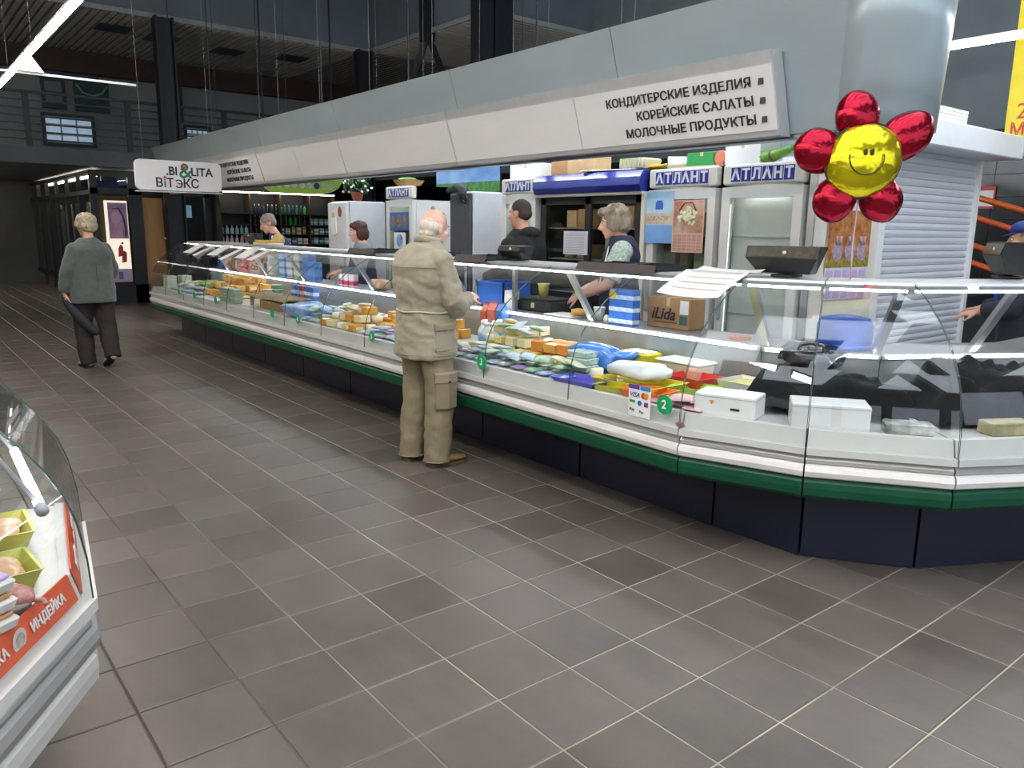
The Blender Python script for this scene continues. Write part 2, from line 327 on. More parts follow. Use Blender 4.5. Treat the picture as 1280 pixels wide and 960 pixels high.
# hanging cables
for x, y, z0, wh in ((4.05, 12.0, 2.95, 'nearest the round-cornered shop sign'), (5.2, 12.2, 2.95, 'second from the round-cornered shop sign'), (7.6, 12.0, 2.95, 'just left of the upturned brace'), (9.75, 12.0, 3.0, 'right of the broad clad column')):
    tag(obj('hanging_cable', B().tube([(x, y, z0), (x, y, 7.2)], .004, 5), STEEL_DK), 'thin dark cable hanging from the roof, ' + wh, 'cable', 'thin hanging cables')

# ---------------------------------------------------------------- lamps
TUBE = mat('#fff5e6', .4, emit=TUBE_E, var=.01); TUBE_C = mat('#f4f8ff', .4, emit=TUBE_E, var=.01)
def lamp_row(x, z, y0, y1, label, mt=TUBE):
    t = thing('linear_lamp', label, 'lamp', (x, y0, z)); n = max(1, round((y1-y0)/1.5)); s = (y1-y0)/n
    obj('housing', B().box(-.014, .014, 0, y1-y0, .035, .065), mat('#c9c7c2', .5), t)
    tb_ = B().box(-.02, .02, .02, s-.02, .005, .035).mesh('tube', mt)
    for k in range(n): obj('tube', tb_, None, t, (0, k*s, 0))
    for k in range(n+1): obj('hanger', B().tube([(0, k*s, .06), (0, k*s, (7.2 if y0 < 17 else 5.5 if z > 4 else 2.66)-z)], .0018, 5), GREY, t)
    return t
lr = lamp_row(1.19, 3.0, 2.0, 14.0, 'long bright linear lamp crossing the top left corner above the aisle')
obj('bracket', B().add([(-.10, 6.17, -.13), (.10, 6.17, -.13), (.10, 6.25, -.13), (-.10, 6.25, -.13), (0, 6.21, .03)], [(0, 1, 4), (1, 2, 4), (2, 3, 4), (3, 0, 4), (3, 2, 1, 0)]), WHITE, lr)
obj('cross_bar', B().box(-1.2, .85, 6.20, 6.22, -.15, -.132), WHITE, lr)
obj('cross_bar', B().box(-2.4, -.45, 8.6, 8.63, -.42, -.40), WHITE, lr)
lamp_row(6.68, 3.0, .6, 12.0, 'linear lamp glowing beyond the right end of the silver fascia', TUBE_C)
lamp_row(-2.6, 3.0, -4, 12.0, 'linear lamp over the meat counter left of the viewpoint')
lamp_row(1.19, 3.0, -5.0, 1.9, 'linear lamp above and behind the viewpoint')
lamp_row(4.95, 2.75, 3.4, 11.9, 'linear lamp above the aisle of the sellers behind the counter', TUBE_C)
lamp_row(-1.6, 5.0, 17.5, 21.2, 'added unseen linear lamp brightening the gallery, far to the left')  # added out of view to lift the dark gallery
lamp_row(.2, 2.56, 17.3, 24.6, 'added unseen linear lamp brightening the floor under the gallery')  # added out of view to brighten the far left floor
# ================================================================ refrigerated display counters
ARC = [(.003, .632), (.008, .74), (.024, .845), (.048, .92), (.084, .987), (.13, 1.051), (.183, 1.109), (.285, 1.192), (.36, 1.24), (.435, 1.282), (.51, 1.318), (.585, 1.347)]
def stations(path):
    P = [Vector((x, y, 0)) for x, y in path]; out = []
    for k, p in enumerate(P):
        ns = []
        if k > 0: t = (p-P[k-1]).normalized(); ns.append(Vector((-t.y, t.x, 0)))
        if k < len(P)-1: t = (P[k+1]-p).normalized(); ns.append(Vector((-t.y, t.x, 0)))
        n = sum(ns, Vector()).normalized(); n = n / n.dot(ns[0]); out.append((p, n))
    return out
def at(st, d, z, off=0.):
    p, n = st; q = p + n*d; return (q.x, q.y, z)
def sweep(sts, prof): return B().loft([[at(s, d, z) for d, z in prof] for s in sts])
def lerp(a, b, t): return (a[0].lerp(b[0], t), a[1].lerp(b[1], t))
def shrink(a, b, g):
    L_ = (b[0]-a[0]).length; return lerp(a, b, g/L_), lerp(a, b, 1-g/L_)
RAILM = mat('#e4dfdc', .28, .1, var=.03); GREENM = mat('#05462f', .42, var=.1, spec=.35); NAVYM = mat('#171a30', .38, var=.12, scale=3.); LIPM = mat('#c3c3bf', .4, var=.03); DECKM = mat('#c9c8c4', .35, .3, var=.05)
STRIP = mat('#f3f8ff', .4, emit=STRIP_E, var=.01); RISER = mat('#8b908f', .35, .5)
def counter_unit(label, sts, struts=(), left_end=False, right_end=False, lamps=True, deck_z=(.70, .70), bump=GREENM, plm=NAVYM, pd=(.42, .42), railm=RAILM):
    t = thing('display_counter', label, 'counter')
    a, b = sts[0], sts[-1]; run = [shrink(a, sts[1], .004)[0]] + list(sts[1:-1]) + [shrink(sts[-2], b, .004)[1]]
    obj('bumper_rail', sweep(run, [(.05, .488), (.012, .490), (0, .498), (-.006, .522), (0, .545), (.012, .553), (.05, .556)]), railm, t)
    obj('rail_trim', sweep(run, [(.05, .556), (.016, .557), (.012, .575), (.03, .600), (.05, .603)]), ALU_L, t)
    obj('glass_seat', sweep(run, [(-.006, .600), (-.006, .632), (.03, .632), (.03, .603)]), LIPM, t)
    obj('front_lip', sweep(run, [(.03, .60), (.03, .632), (.05, .705), (.075, .708), (.075, .60)]), LIPM, t)
    obj('bumper_strip', sweep(run, [(.07, .488), (.022, .486), (.008, .468), (.005, .44), (.008, .405), (.025, .388), (.07, .380)]), bump, t)
    obj('underside', sweep(run, [(.06, .40), (.06, .598), (.9, .60), (.9, .375), (.06, .375)]), plm, t)
    n = max(1, round((b[0]-a[0]).length/1.05))
    for k in range(n):
        s0, s1 = shrink(lerp(a, b, k/n), lerp(a, b, (k+1)/n), .008) if len(sts) > 1 else (a, b)
        d0, d1 = pd[0]+(pd[1]-pd[0])*k/n, pd[0]+(pd[1]-pd[0])*(k+1)/n
        obj('plinth_panel', B().loft([[at(s_, d+dd, z) for d, z in ((0, .004), (0, .375), (.02, .375), (.02, .004))] for s_, dd in ((s0, d0), (s1, d1))]), plm, t)
    obj('plinth_core', B().loft([[at(s_, d, z) for d, z in ((dd+.035, .002), (dd+.035, .35), (1.1, .35), (1.1, .002))] for s_, dd in zip((run[0], run[-1]), pd)]), BLACK, t)
    obj('deck', sweep(run, [(.07, .60), (.07, deck_z[0]), (.9, deck_z[1]), (.9, .60)]), DECKM, t)
    obj('rear_riser', sweep(run, [(.895, .60), (.885, .925), (.91, .925), (.91, .60)]), RISER, t)
    obj('rear_body', sweep(run, [(.9, .352), (.9, .925), (1.18, .925), (1.18, .352)]), GREY, t)
    obj('worktop', sweep(run, [(.872, .926), (.872, .952), (.88, .956), (1.25, .956), (1.25, .926)]), SHEET, t)
    obj('canopy_ledge', sweep(run, [(.575, 1.322), (.572, 1.342), (.585, 1.354), (1.02, 1.352), (1.03, 1.33), (1.0, 1.322)]), ALU_L, t)
    if lamps:
        obj('canopy_light', sweep([shrink(*run[:2], .03)[0]] + run[1:-1] + [shrink(*run[-2:], .03)[1]], [(.60, 1.308), (.60, 1.3215), (.625, 1.3215), (.625, 1.308)]), STRIP, t)
        obj('worktop_light', sweep([shrink(*run[:2], .05)[0]] + run[1:-1] + [shrink(*run[-2:], .05)[1]], [(.858, .932), (.858, .946), (.8715, .946), (.8715, .932)]), STRIP, t)
    for k in range(len(sts)-1):
        s0, s1 = shrink(sts[k], sts[k+1], .003)
        prof = [(d, z) for d, z in ARC] + [(d+.004, z-.004) for d, z in reversed(ARC)]
        g = B(); g.smooth = True; obj('glass_pane', sweep([s0, s1], prof), GLASS, t)
        for s in (s0, s1): obj('glass_edge', B().tube([at(s, d, z) for d, z in ARC],   .0017, 5), EDGE, t)
    for i, dd in struts:
        s = lerp(sts[i], sts[min(i+1, len(sts)-1)], dd); p, n_ = s; tn = n_.normalized(); side = Vector((-tn.y, tn.x, 0))*.022
        mb = B(); q = []
        for d, z in ((.63, 1.325), (.665, 1.325), (.925, .955), (.885, .955)):
            c = Vector(at(s, d, z)); q += [tuple(c-side), tuple(c+side)]
        mb.add(q, [(0, 2, 3, 1), (2, 4, 5, 3), (4, 6, 7, 5), (6, 0, 1, 7), (0, 6, 4, 2), (1, 3, 5, 7)])
        obj('support_strut', mb, ALU, t)
    for flag, s, other in ((left_end, a, sts[1]), (right_end, b, sts[-2])):
        if not flag: continue
        i0 = lerp(s, other, .003/(other[0]-s[0]).length); i1 = lerp(s, other, .010/(other[0]-s[0]).length)
        poly = ARC + [(.86, 1.32), (.86, .64)]
        obj('end_glass', B().loft([[at(q, d, z) for d, z in poly] for q in (i0, i1)]), GLASS, t)
        obj('end_panel', B().loft([[at(q, d, z) for d, z in [(.02, .45), (.02, .63), (1.18, .63), (1.18, .2), (.45, .2), (.3, .36)]] for q in (i0, i1)]), ALU_L, t)
    return t
MAIN = [(3.0, 12.2)]
ys = [12.2 - .815*k for k in range(13)]
MAIN = stations([(3.0, y) for y in ys] + [(3.2, 1.85), (3.57, 1.345), (4.9, .6), (9.0, .6)])
iA = 12
def st_at(y):
    k = (12.2 - y)/.815; i = int(k); return i, k - i
def local(y, base): i, f_ = st_at(y); return (i - base, f_)
counter_unit('curved-glass cheese counter at the far end, beside the dark cosmetics shop', MAIN[0:5], [local(11.4, 0), local(9.95, 0)], left_end=True)
counter_unit('curved-glass cheese counter in the middle of the row, left of the old man', MAIN[4:9], [local(8.8, 4), local(7.13, 4)])
counter_unit('curved-glass counter in front of the old man and the central seller', MAIN[8:13], [local(5.45, 8), local(3.96, 8)])
obj('support_post', B().box(3.90, 3.93, 4.85, 4.885, .956, 1.323), ALU, bpy.data.objects['display_counter.002'])
counter_unit('first narrow corner section of the glass counter, beside the round sticker with a 2', MAIN[12:14], [(0, .06)], pd=(.42, .27))
counter_unit('second corner section of the glass counter, whose contents lie under black cloth', MAIN[13:15], [(0, .93)], pd=(.27, .27))
counter_unit('counter section running out at the right edge of the picture', [MAIN[14], lerp(MAIN[14], MAIN[15], .5), MAIN[15]], [(1, 0.0)], pd=(.27, .3))
counter_unit('counter section continuing beyond the right edge', [MAIN[15], lerp(MAIN[15], MAIN[16], .5), MAIN[16]], [(1, 0.)], pd=(.3, .3))

# number discs and payment sign on the glass
DISC = mat('#0f9a5e', .5, var=.04)
def disc(y, z, num, label, r=.045):
    t = thing('number_disc', label, 'sticker', (3.0, y, z))
    obj('plate', B().tube([(0, 0, 0), (.004, 0, 0)], r, 20, False), DISC, t)
    if num: text('numeral', num, r*1.25, WHITE, t, (-.003, 0, 0), FACE_MX, .001, bold=.001)
    return t
disc(2.52, .735, '2', 'round green disc with a white 2 on the glass beside the payment sign', .05)
disc(4.07, .735, '3', 'round green disc with a white 3 on the glass right of the old man', .05)
disc(5.55, .735, '5', 'round green disc with a 5 on the glass just left of the old man')
disc(6.98, .735, '4', 'round green disc with a 4 on the glass in front of the pale cheese pile')
disc(7.6, .735, '', 'round green disc on the glass below the blue bundle')
disc(9.3, .735, '', 'plain green disc on the far counter glass below the stacked tubs')
disc(10.1, .735, '', 'plain green disc on the far counter glass below the orange cheeses')
disc(10.75, .735, '', 'plain green disc nearest the far left end of the counter')
ps = thing('payment_sign', 'small white payment card sign stuck on the counter glass', 'sign', (2.996, 2.685, .62))
obj('card', B().box(0, .004, -.075, .075, .02, .185), WHITE, ps)
obj('band', B().box(-.002, 0, .0, .075, .165, .187), mat('#5b3f9a', .5), ps); obj('band', B().box(-.002, 0, -.075, -.005, .165, .187), mat('#3a8fd0', .5), ps)
text('lettering', 'VISA', .035, mat('#2a3a8c', .5), ps, (-.003, .03, .135), FACE_MX, .0008, shear=.2)
obj('circle', B().tube([(-.003, -.03, .137), (0, -.03, .137)], .016, 14, False), mat('#d8442a', .5), ps); obj('circle', B().tube([(-.004, -.048, .137), (-.001, -.048, .137)], .016, 14, False), mat('#e99b2d', .5), ps)
obj('mark', B().box(-.002, 0, .028, .066, .092, .106), mat('#2f8a4a', .5), ps); text('lettering', 'Pay', .024, BLACK, ps, (-.003, .045, .055), FACE_MX, .0008)
obj('circle', B().tube([(-.003, -.005, .095), (0, -.005, .095)], .014, 14, False), mat('#2f6fb0', .5), ps); obj('mark', B().box(-.002, 0, -.062, -.036, .08, .104), mat('#27417f', .5, scale=60., hex2='#b5403c'), ps); text('lettering', 'Pay', .022, mat('#777777', .5), ps, (-.003, -.02, .05), FACE_MX, .0008)
t = thing('maker_badge', 'small oval maker badge on the glass right of the number two disc', 'badge', (2.996, 2.41, .655))
obj('plate', B().tube([(0, 0, 0), (.004, 0, 0)], .03, 18, False, True, .5), mat('#8b8f98', .4, .5), t); obj('stripe', B().tube([(-.002, 0, 0), (0, 0, 0)], .019, 14, False, True, .25), mat('#c3423f', .5), t)
st_ = tag(obj('price_sticker', B().box(0, .003, -.03, .03, 0, .02), mat('#d9cfc9', .5, hex2='#c9403a', scale=40)), 'small red and white sticker on the edge of the corner canopy ledge', 'sticker')
_p, _n = MAIN[13]; _q, _m = MAIN[14]; _c = (_p+_n*.567).lerp(_q+_m*.567, .5); st_.location = (_c.x-.002, _c.y-.002, 1.325); st_.rotation_euler = (0, 0, math.atan2(_n.y, _n.x))

# ---------------------------------------------------------------- silver fascia over the sellers' island
FASC = mat('#a6b4ba', .34, .25, var=.07, scale=2.5, stretch=(1, .4, 1), spec=.4)
fa = thing('overhead_fascia', 'long silver metal fascia flaring outward above the counter', 'fascia')
Z0, Z1 = 2.165, 2.945
def plan(k):   # k = 0 bottom, 1 top : front line, round corner, right end
    x = 4.30 - .25*k; y0 = 2.48 - .16*k; r = .36; pts = []
    for i in range(9):
        a = PI + math.radians(155)*i/8; pts.append((x + r + r*math.cos(a), y0 + r*math.sin(a)))
    return x, y0, r, pts
x0, y0, r0, c0 = plan(0); x1, y1, r1, c1 = plan(1)
seams = [15.6, 12.9, 10.6, 8.3, 6.0, 4.05, 2.48]
for k in range(len(seams)-1):
    a, b = seams[k]-.004, seams[k+1]+.004
    if k == len(seams)-2: bb0, bb1 = y0, y1
    else: bb0 = bb1 = b
    obj('panel', B().add([(x0, a, Z0), (x0, bb0, Z0), (x1, bb1, Z1), (x1, a, Z1), (x0+.05, a, Z0), (x0+.05, bb0, Z0), (x1+.05, bb1, Z1), (x1+.05, a, Z1)],
        [(0, 1, 2, 3), (7, 6, 5, 4), (0, 4, 5, 1), (3, 2, 6, 7), (0, 3, 7, 4), (1, 5, 6, 2)]), FASC, fa)
zs = [0, .33, .66, 1.0]
cor = B(); cor.smooth = True
rings = []
for q in zs:
    _, _, _, pp = plan(q); rings.append([(px, py, Z0+(Z1-Z0)*q) for px, py in pp] + [(px+(x0+r0-px)*.08, py+(y0-py)*.08, Z0+(Z1-Z0)*q) for px, py in reversed(pp)])
obj('rounded_corner', cor.loft(rings, smooth=True), FASC, fa)
ex0, ex1 = c0[-1], c1[-1]
dx_, dy_ = math.cos(math.radians(65))*1.6, math.sin(math.radians(65))*1.6
obj('end_panel', B().add([(ex0[0], ex0[1], Z0), (ex0[0]+dx_, ex0[1]+dy_, Z0), (ex1[0]+dx_, ex1[1]+dy_, Z1), (ex1[0], ex1[1], Z1), (ex0[0]-.04, ex0[1]+.03, Z0), (ex0[0]+dx_-.04, ex0[1]+dy_+.03, Z0), (ex1[0]+dx_-.04, ex1[1]+dy_+.03, Z1), (ex1[0]-.04, ex1[1]+.03, Z1)],
    [(0, 1, 2, 3), (7, 6, 5, 4), (0, 4, 5, 1), (3, 2, 6, 7), (0, 3, 7, 4), (1, 5, 6, 2)]), FASC, fa)
obj('bottom_trim', B().box(4.315, 4.42, 2.5, 15.6, 2.14, 2.162), ALU, fa)
obj('lattice', B().box(4.5, 4.54, 2.6, 15.5, 2.3, 2.33), STEEL_DK, fa)
for k in range(14): obj('roof_rafter', B().box(4.4, 5.4, 3.6+k*.88, 3.66+k*.88, 2.36, 2.44), STEEL_DK, fa)
for k in range(7): obj('ceiling_hanger', B().box(4.37, 4.382, 3.2+k*2, 3.212+k*2, 2.9, 7.2), STEEL_DK, fa)

# light-box signs on the fascia
SIGNF = mat('#f0eff0', .16, .15, var=.025, scale=6., bump=.10, bscale=14., stretch=(1, .25, 1.6)); SIGNT = mat('#c9cbcc', .35, .4, var=.04)
def sx(z): return 4.30 - .25*(z-Z0)/(Z1-Z0)
SZ0, SZ1 = 2.150, 2.605
def sign_box(ya, yb, nseg, label):
    t = thing('fascia_sign', label, 'sign')
    def slab(a, b, za, zb, off, th): return B().add([(sx(za)-off, a, za), (sx(za)-off, b, za), (sx(zb)-off, b, zb), (sx(zb)-off, a, zb), (sx(za)-off+th, a, za), (sx(za)-off+th, b, za), (sx(zb)-off+th, b, zb), (sx(zb)-off+th, a, zb)],
        [(0, 3, 2, 1), (4, 5, 6, 7), (0, 1, 5, 4), (3, 7, 6, 2), (0, 4, 7, 3), (1, 2, 6, 5)])
    obj('box', slab(ya, yb, SZ0, SZ1, .115, .105), SIGNT, t)
    for k in range(nseg):
        a = ya + (yb-ya)*k/nseg + .006; b = ya + (yb-ya)*(k+1)/nseg - .006
        obj('face_panel', slab(a, b, SZ0+.03, SZ1-.075, .123, .007), SIGNF, t)
    return t
SG = [sign_box(2.76, 6.05, 2, 'white fascia sign with three lines of dark lettering at the right end'),
      sign_box(6.06, 8.2, 1, 'blank white fascia sign in the middle of the silver fascia'),
      sign_box(8.21, 10.6, 2, 'blank white fascia sign left of the middle one'),
      sign_box(10.61, 13.2, 1, 'white fascia sign at the far left end, partly hidden by the shop sign')]
LET = mat('#2c2d30', .5)
tl = math.atan2(.25, Z1-Z0)
ROT_S = (PI/2 + tl, 0, -PI/2)
def sline(par, s, y_right, z, size, sx_=1.):
    return text('lettering', s, size, LET, par, (sx(z)-.127, y_right, z), ROT_S, .002, 'RIGHT', sx_, .0012)
for s, z, yr, k in (('КОНДИТЕРСКИЕ ИЗДЕЛИЯ', 2.447, 2.905, 1.14), ('КОРЕЙСКИЕ САЛАТЫ', 2.345, 2.90, 1.12), ('МОЛОЧНЫЕ ПРОДУКТЫ', 2.243, 2.895, 1.13)):
    sline(SG[0], s, yr, z, .077, k)
    obj('bullet', B().box(sx(z)-.129, sx(z)-.123, 2.825, 2.86, z-.018, z+.018), LET, SG[0])
    sline(SG[3], s, 10.95, z, .077, k)
# round-cornered shop sign hanging in front of the fascia's far end
sg = thing('shop_sign', 'white round-cornered hanging sign with black, red and green shop lettering', 'sign', (2.83, 11.75, 2.055)); sg.scale = (.966, 1, .966)
pts = []
for cx, cz, a0 in ((1.12, .07, -PI/2), (1.12, .35, 0), (.07, .35, PI/2), (.07, .07, PI)):
    for i in range(7): a = a0 + PI/2*i/6; pts.append((cx + .07*math.cos(a), cz + .07*math.sin(a)))
obj('panel', B().prism(pts, .08, 'y'), mat('#e9e4e6', .4, var=.02), sg)
for x in (.12, 1.05): obj('hanger', B().tube([(x, .04, .41), (x, .04, 5.1)], .002, 5), GREY, sg)
obj('ledge', B().box(0, 1.19, -.02, .1, -.025, -.012), ALU_L, sg)
text('lettering', '.BI', .165, BLACK, sg, (.485, -.004, .27), FACE_MY, .002, bold=.0035, sx=.95); text('lettering', 'LITA', .165, BLACK, sg, (.905, -.004, .27), FACE_MY, .002, bold=.0035, sx=.95)
[text('lettering', ch_, .175, BLACK, sg, (x_, -.004, .1), FACE_MY, .002, bold=.003, sx=.95) for ch_, x_ in (('В', .305), ('Т', .455), ('К', .685), ('С', .80))]
obj('lettering', B().tube([(.57+.048*math.cos(a_), -.004, .1+.052*math.sin(a_)) for a_ in [math.radians(-145+290*k_/14) for k_ in range(15)]], .009, 6), BLACK, sg); obj('lettering', B().box(.55, .615, -.008, 0, .093, .107), BLACK, sg); text('lettering', 'i', .175, mat('#2d7a4f', .5), sg, (.383, -.006, .1), FACE_MY, .002, bold=.004)
text('lettering', '&', .30, mat('#2d7a4f', .5), sg, (.675, -.005, .275), FACE_MY, .002, bold=.003)
obj('swirl', B().tube([(.62, -.006, .35), (.655, -.006, .385), (.70, -.006, .365), (.66, -.006, .33), (.61, -.006, .30)], .012, 6), mat('#c23b3b', .5), sg); obj('dot', B().tube([(.385, -.006, .185), (.385, -.001, .185)], .018, 12, False), mat('#c8302f', .5), sg)
# ================================================================ refrigerators behind the sellers
FRW = mat('#d3d3d0', .4, var=.03); FRG = mat('#b5b7b8', .4, var=.03); BLUE_T = mat('#252a86', .4, var=.05); INNER = mat('#c4c9c6', .5, var=.05)
FR_GLASS = glass_mat('fridge_glass', '#f4f7f6', .8)
def atlant(par, x, yl, yr, z, h_):
    s = (yl-yr)/6.0
    for k, ch in enumerate('АТЛАНТ'):
        yc = yl - s*(k+.5)
        p = obj('letter_tile', B().box(x-.004, x, yc-s*.46, yc+s*.46, z-h_/2, z+h_/2), BLUE_T, par)
        text('letter', ch, h_*1.02, WHITE, p, (x-.005, yc, z-.004), FACE_MX, .001, bold=.004)
    obj('logo_backing', B().box(x-.001, x+.002, yr-.008, yl+.008, z-h_/2-.012, z+h_/2+.012), WHITE, par)
def fridge(y0, y1, label, inner='empty', x=5.2, d=.62, H_=2.1, door=FRW):
    t = thing('display_fridge', label, 'fridge', (x, y0, 0)); w_ = y1-y0
    obj('body', B().box(.06, d, 0, .03, .08, H_).box(.06, d, w_-.03, w_, .08, H_).box(d-.03, d, 0, w_, .08, H_).box(.06, d, 0, w_, .08, .25).box(.06, d, 0, w_, 1.93, H_), FRW, t)
    obj('header', B().rbox(0, .07, 0, w_, 1.945, H_, .012), CREAM, t)
    atlant(t, -.002, w_-.075, .075, 2.022, .105)
    dr = obj('door', B().box(0, .055, 0, .075, .26, 1.93).box(0, .055, w_-.075, w_, .26, 1.93).box(0, .055, .075, w_-.075, 1.85, 1.93).box(0, .055, .075, w_-.075, .26, .36), door, t)
    obj('pane', B().box(.015, .021, .075, w_-.075, .36, 1.85), FR_GLASS, dr); obj('handle', B().rbox(-.035, 0, w_-.06, w_-.03, .9, 1.3, .01), GREY, dr)
    obj('base_grille', B().box(.02, d, .01, w_-.01, .0, .08), DARK, t)
    for z in (.62, .95, 1.25, 1.55): obj('shelf', B().box(.09, d-.04, .032, w_-.032, z, z+.012), INNER, t)
    obj('liner', B().box(d-.04, d-.031, .032, w_-.032, .25, 1.93), INNER if inner != 'empty' else mat('#c3d3cd', .5, var=.04), t)
    obj('interior_light', B().box(.08, .10, w_/2-.2, w_/2+.2, 1.90, 1.92), mat('#eef5f0', .4, emit=9., var=.01), t)
    return t
f3 = fridge(3.2, 3.9, 'glass-door refrigerator at the right end of the row, behind the black customer display')
f2 = fridge(3.96, 4.66, 'glass-door refrigerator with a blue poster and a flower calendar on its door', 'full')
f1 = fridge(6.156, 6.715, 'glass-door refrigerator left of the wide black cooler, behind the man in black', 'full')
f0 = fridge(8.51, 9.16, 'glass-door refrigerator with a blue printed card, left of the old man', 'full')
# sheet screen inside the empty one; two added strips in the frame brighten it
obj('inner_screen', B().box(.10, .105, .05, .65, .36, 1.85), mat('#e2e3e1', .45, var=.04, scale=3.), f3); [obj('fill_strip', B().box(.03, .05, y, y+.012, .4, 1.8), mat('#eef5f0', .4, emit=5., var=.01), f3) for y in (.045, .643)]
def fill_fridge(f, y0, y1, zs, cols):
    for z in zs:
        y = y0+.06; n_ = max(0, int((y1-y0-.18)/.15))
        while y < y1-.12:
            w_ = random.uniform(.08, .14); hh = random.uniform(.12, .22)
            c = random.choice(cols)
            tag(obj('grocery_box', B().rbox(0, .2, 0, w_, 0, hh, .006), mat(c, .6)), 'carton, %s from left on the %s shelf inside the %s' % (ORD[min(15, n_)], 'upper' if z > 1.4 else 'lower', 'fridge with the flower calendar' if f is f2 else 'fridge behind the man in black' if f is f1 else 'fridge with the blue card'), 'carton', 'cartons in fridge %d' % int(y0)).location = (5.38, y, z+.0125)
            y += w_ + random.uniform(.02, .07); n_ = max(0, n_-1)
fill_fridge(f2, 3.96, 4.66, (1.25, 1.55), ('#b5a98a', '#8e9a86', '#c7c2b0', '#74653f'))
fill_fridge(f1, 6.156, 6.715, (1.25, 1.55), ('#c3a878', '#d6d0bd', '#9b8357', '#b9c4c9'))
fill_fridge(f0, 8.51, 9.16, (1.25, 1.55), ('#b7a878', '#d7d3c0', '#8a8a5a', '#c6b890'))
# wide black cooler with a blue header
ck = thing('glass_cooler', 'wide black sliding-door cooler with a glossy blue header', 'cooler', (5.2, 4.71, 0)); W_ = 1.42
obj('cabinet', B().box(.05, .65, 0, .04, 0, 2.1).box(.05, .65, W_-.04, W_, 0, 2.1).box(.6, .65, 0, W_, 0, 2.1).box(.05, .65, 0, W_, 1.92, 2.1).box(.05, .65, 0, W_, 0, .3), BLACK, ck)
hd = B(); hd.loft([[(-.02 + .07*math.sin(a)*0 - .06*math.cos(a*.5)*0 + q, y, z) for q, z in ((.06, 1.925), (-.02, 1.93), (-.045, 1.98), (-.04, 2.05), (.0, 2.105), (.07, 2.115))] for a, y in ((0, 0), (0, W_))], closed=True)
obj('header', hd, mat('#2a3594', .18, var=.05, coat=.5), ck)
obj('header_trim', B().box(-.03, .05, 0, W_, 1.9, 1.925), CREAM, ck); obj('side_trim', B().box(0, .05, -.02, .03, 0, 1.92), CREAM, ck)
for k in range(2):
    y = .05 + k*.66; dr = obj('sliding_door', B().box(.02+.02*k, .05+.02*k, y, y+.06, .3, 1.9).box(.02+.02*k, .05+.02*k, y+.62, y+.68, .3, 1.9).box(.02+.02*k, .05+.02*k, y, y+.68, 1.83, 1.9).box(.02+.02*k, .05+.02*k, y, y+.68, .3, .38), BLACK, ck)
    obj('pane', B().box(.032+.02*k, .038+.02*k, y+.06, y+.62, .38, 1.83), FR_GLASS, dr)
for z in (.65, .98, 1.3, 1.6): obj('shelf', B().box(.12, .6, .04, W_-.04, z, z+.012), GREY, ck)
obj('cooler_light', B().box(.1, .13, .1, W_-.1, 1.88, 1.9), mat('#eef0e6', .4, emit=4., var=.01), ck)
for z, items in ((1.6, ((5.05, .22, .2, CARD), (5.82, .14, .17, CARD_L), (5.62, .18, .18, CARD), (5.3, .1, .12, WHITE))), (1.3, ((4.95, .2, .16, mat('#d9d6cf', .6)), (5.25, .16, .2, WHITE), (5.86, .12, .18, mat('#a99b52', .6)), (5.6, .2, .14, CARD_L)))):
    for q_, (y, w_, hh, mt) in enumerate(sorted(items, key=lambda i_: -i_[0])):
        tag(obj('grocery_box', B().rbox(0, .25, 0, w_, 0, hh, .006), mt), '%s box from left on the %s shelf inside the wide black cooler' % (ORD[q_], 'upper' if z > 1.5 else 'lower'), 'carton', 'boxes in the wide cooler').location = (5.45, y, z+.013)
def sheet(name, label, cat, x, ya, yb, za, zb, mt): return tag(obj(name, B().rbox(x-.004, x, ya, yb, za, zb, .001), mt), label, cat)
pn = thing('notice_sheet', 'white printed notice taped inside a plastic sleeve on the black cooler door', 'notice', (5.2, 5.4, 1.36))
obj('page', B().box(-.004, .012, 0, .32, 0, .22), mat('#d8d3e0', .4, var=.03), pn)
for k in range(12): obj('print_line', B().box(-.005, -.004, .03, .29, .015+k*.016, .019+k*.016), mat('#9a96a6', .6), pn)
# posters on fridge two
po = thing('wall_poster', 'pale blue poster with a blue emblem on the refrigerator door', 'poster', (5.19, 4.37, 1.49))
obj('sheet', B().box(-.004, 0, 0, .3, 0, .43), mat('#7fb3d8', .5, scale=3., var=.12, hex2='#c9dceb'), po); obj('emblem', B().box(-.006, -.004, .11, .19, .28, .34).box(-.006, -.004, .12, .18, .34, .355), mat('#2a55b5', .5), po)
obj('band', B().box(-.0055, -.004, 0, .3, .0, .15), mat('#6f9fd4', .5, scale=6.), po); obj('band', B().box(-.006, -.004, .0, .3, .155, .25), mat('#d5cbb6', .5, scale=9., hex2='#b89e92'), po)
obj('print_line', B().box(-.007, -.006, .03, .27, .19, .225), mat('#8c6f6a', .5, scale=60., hex2='#d5cbb6'), po)
pc = thing('wall_calendar', 'pink calendar with a basket of white flowers on the refrigerator door', 'calendar', (5.19, 4.05, 1.42))
obj('sheet', B().box(-.004, 0, 0, .32, 0, .42), mat('#d0a994', .6, var=.05), pc); obj('picture', B().box(-.005, -.004, .01, .31, .16, .415), mat('#a8654a', .6, scale=9., hex2='#c9b9a4'), pc)
bq = B()
for k in range(46):
    a, r_ = random.uniform(0, 6.28), random.uniform(0, .095); bq.tube([(-.007-k*.0002, .16+r_*math.cos(a), .29+r_*math.sin(a)*.95), (-.005, .16+r_*math.cos(a), .29+r_*math.sin(a)*.95)], .014, 7, False)
obj('flower_print', bq, mat('#dfe0bd', .6, var=.15, scale=40), pc); obj('basket_print', B().tube([(-.0065, .08, .34), (-.0065, .12, .40), (-.0065, .2, .40), (-.0065, .25, .34)], .006, 5), mat('#8f4532', .6), pc)
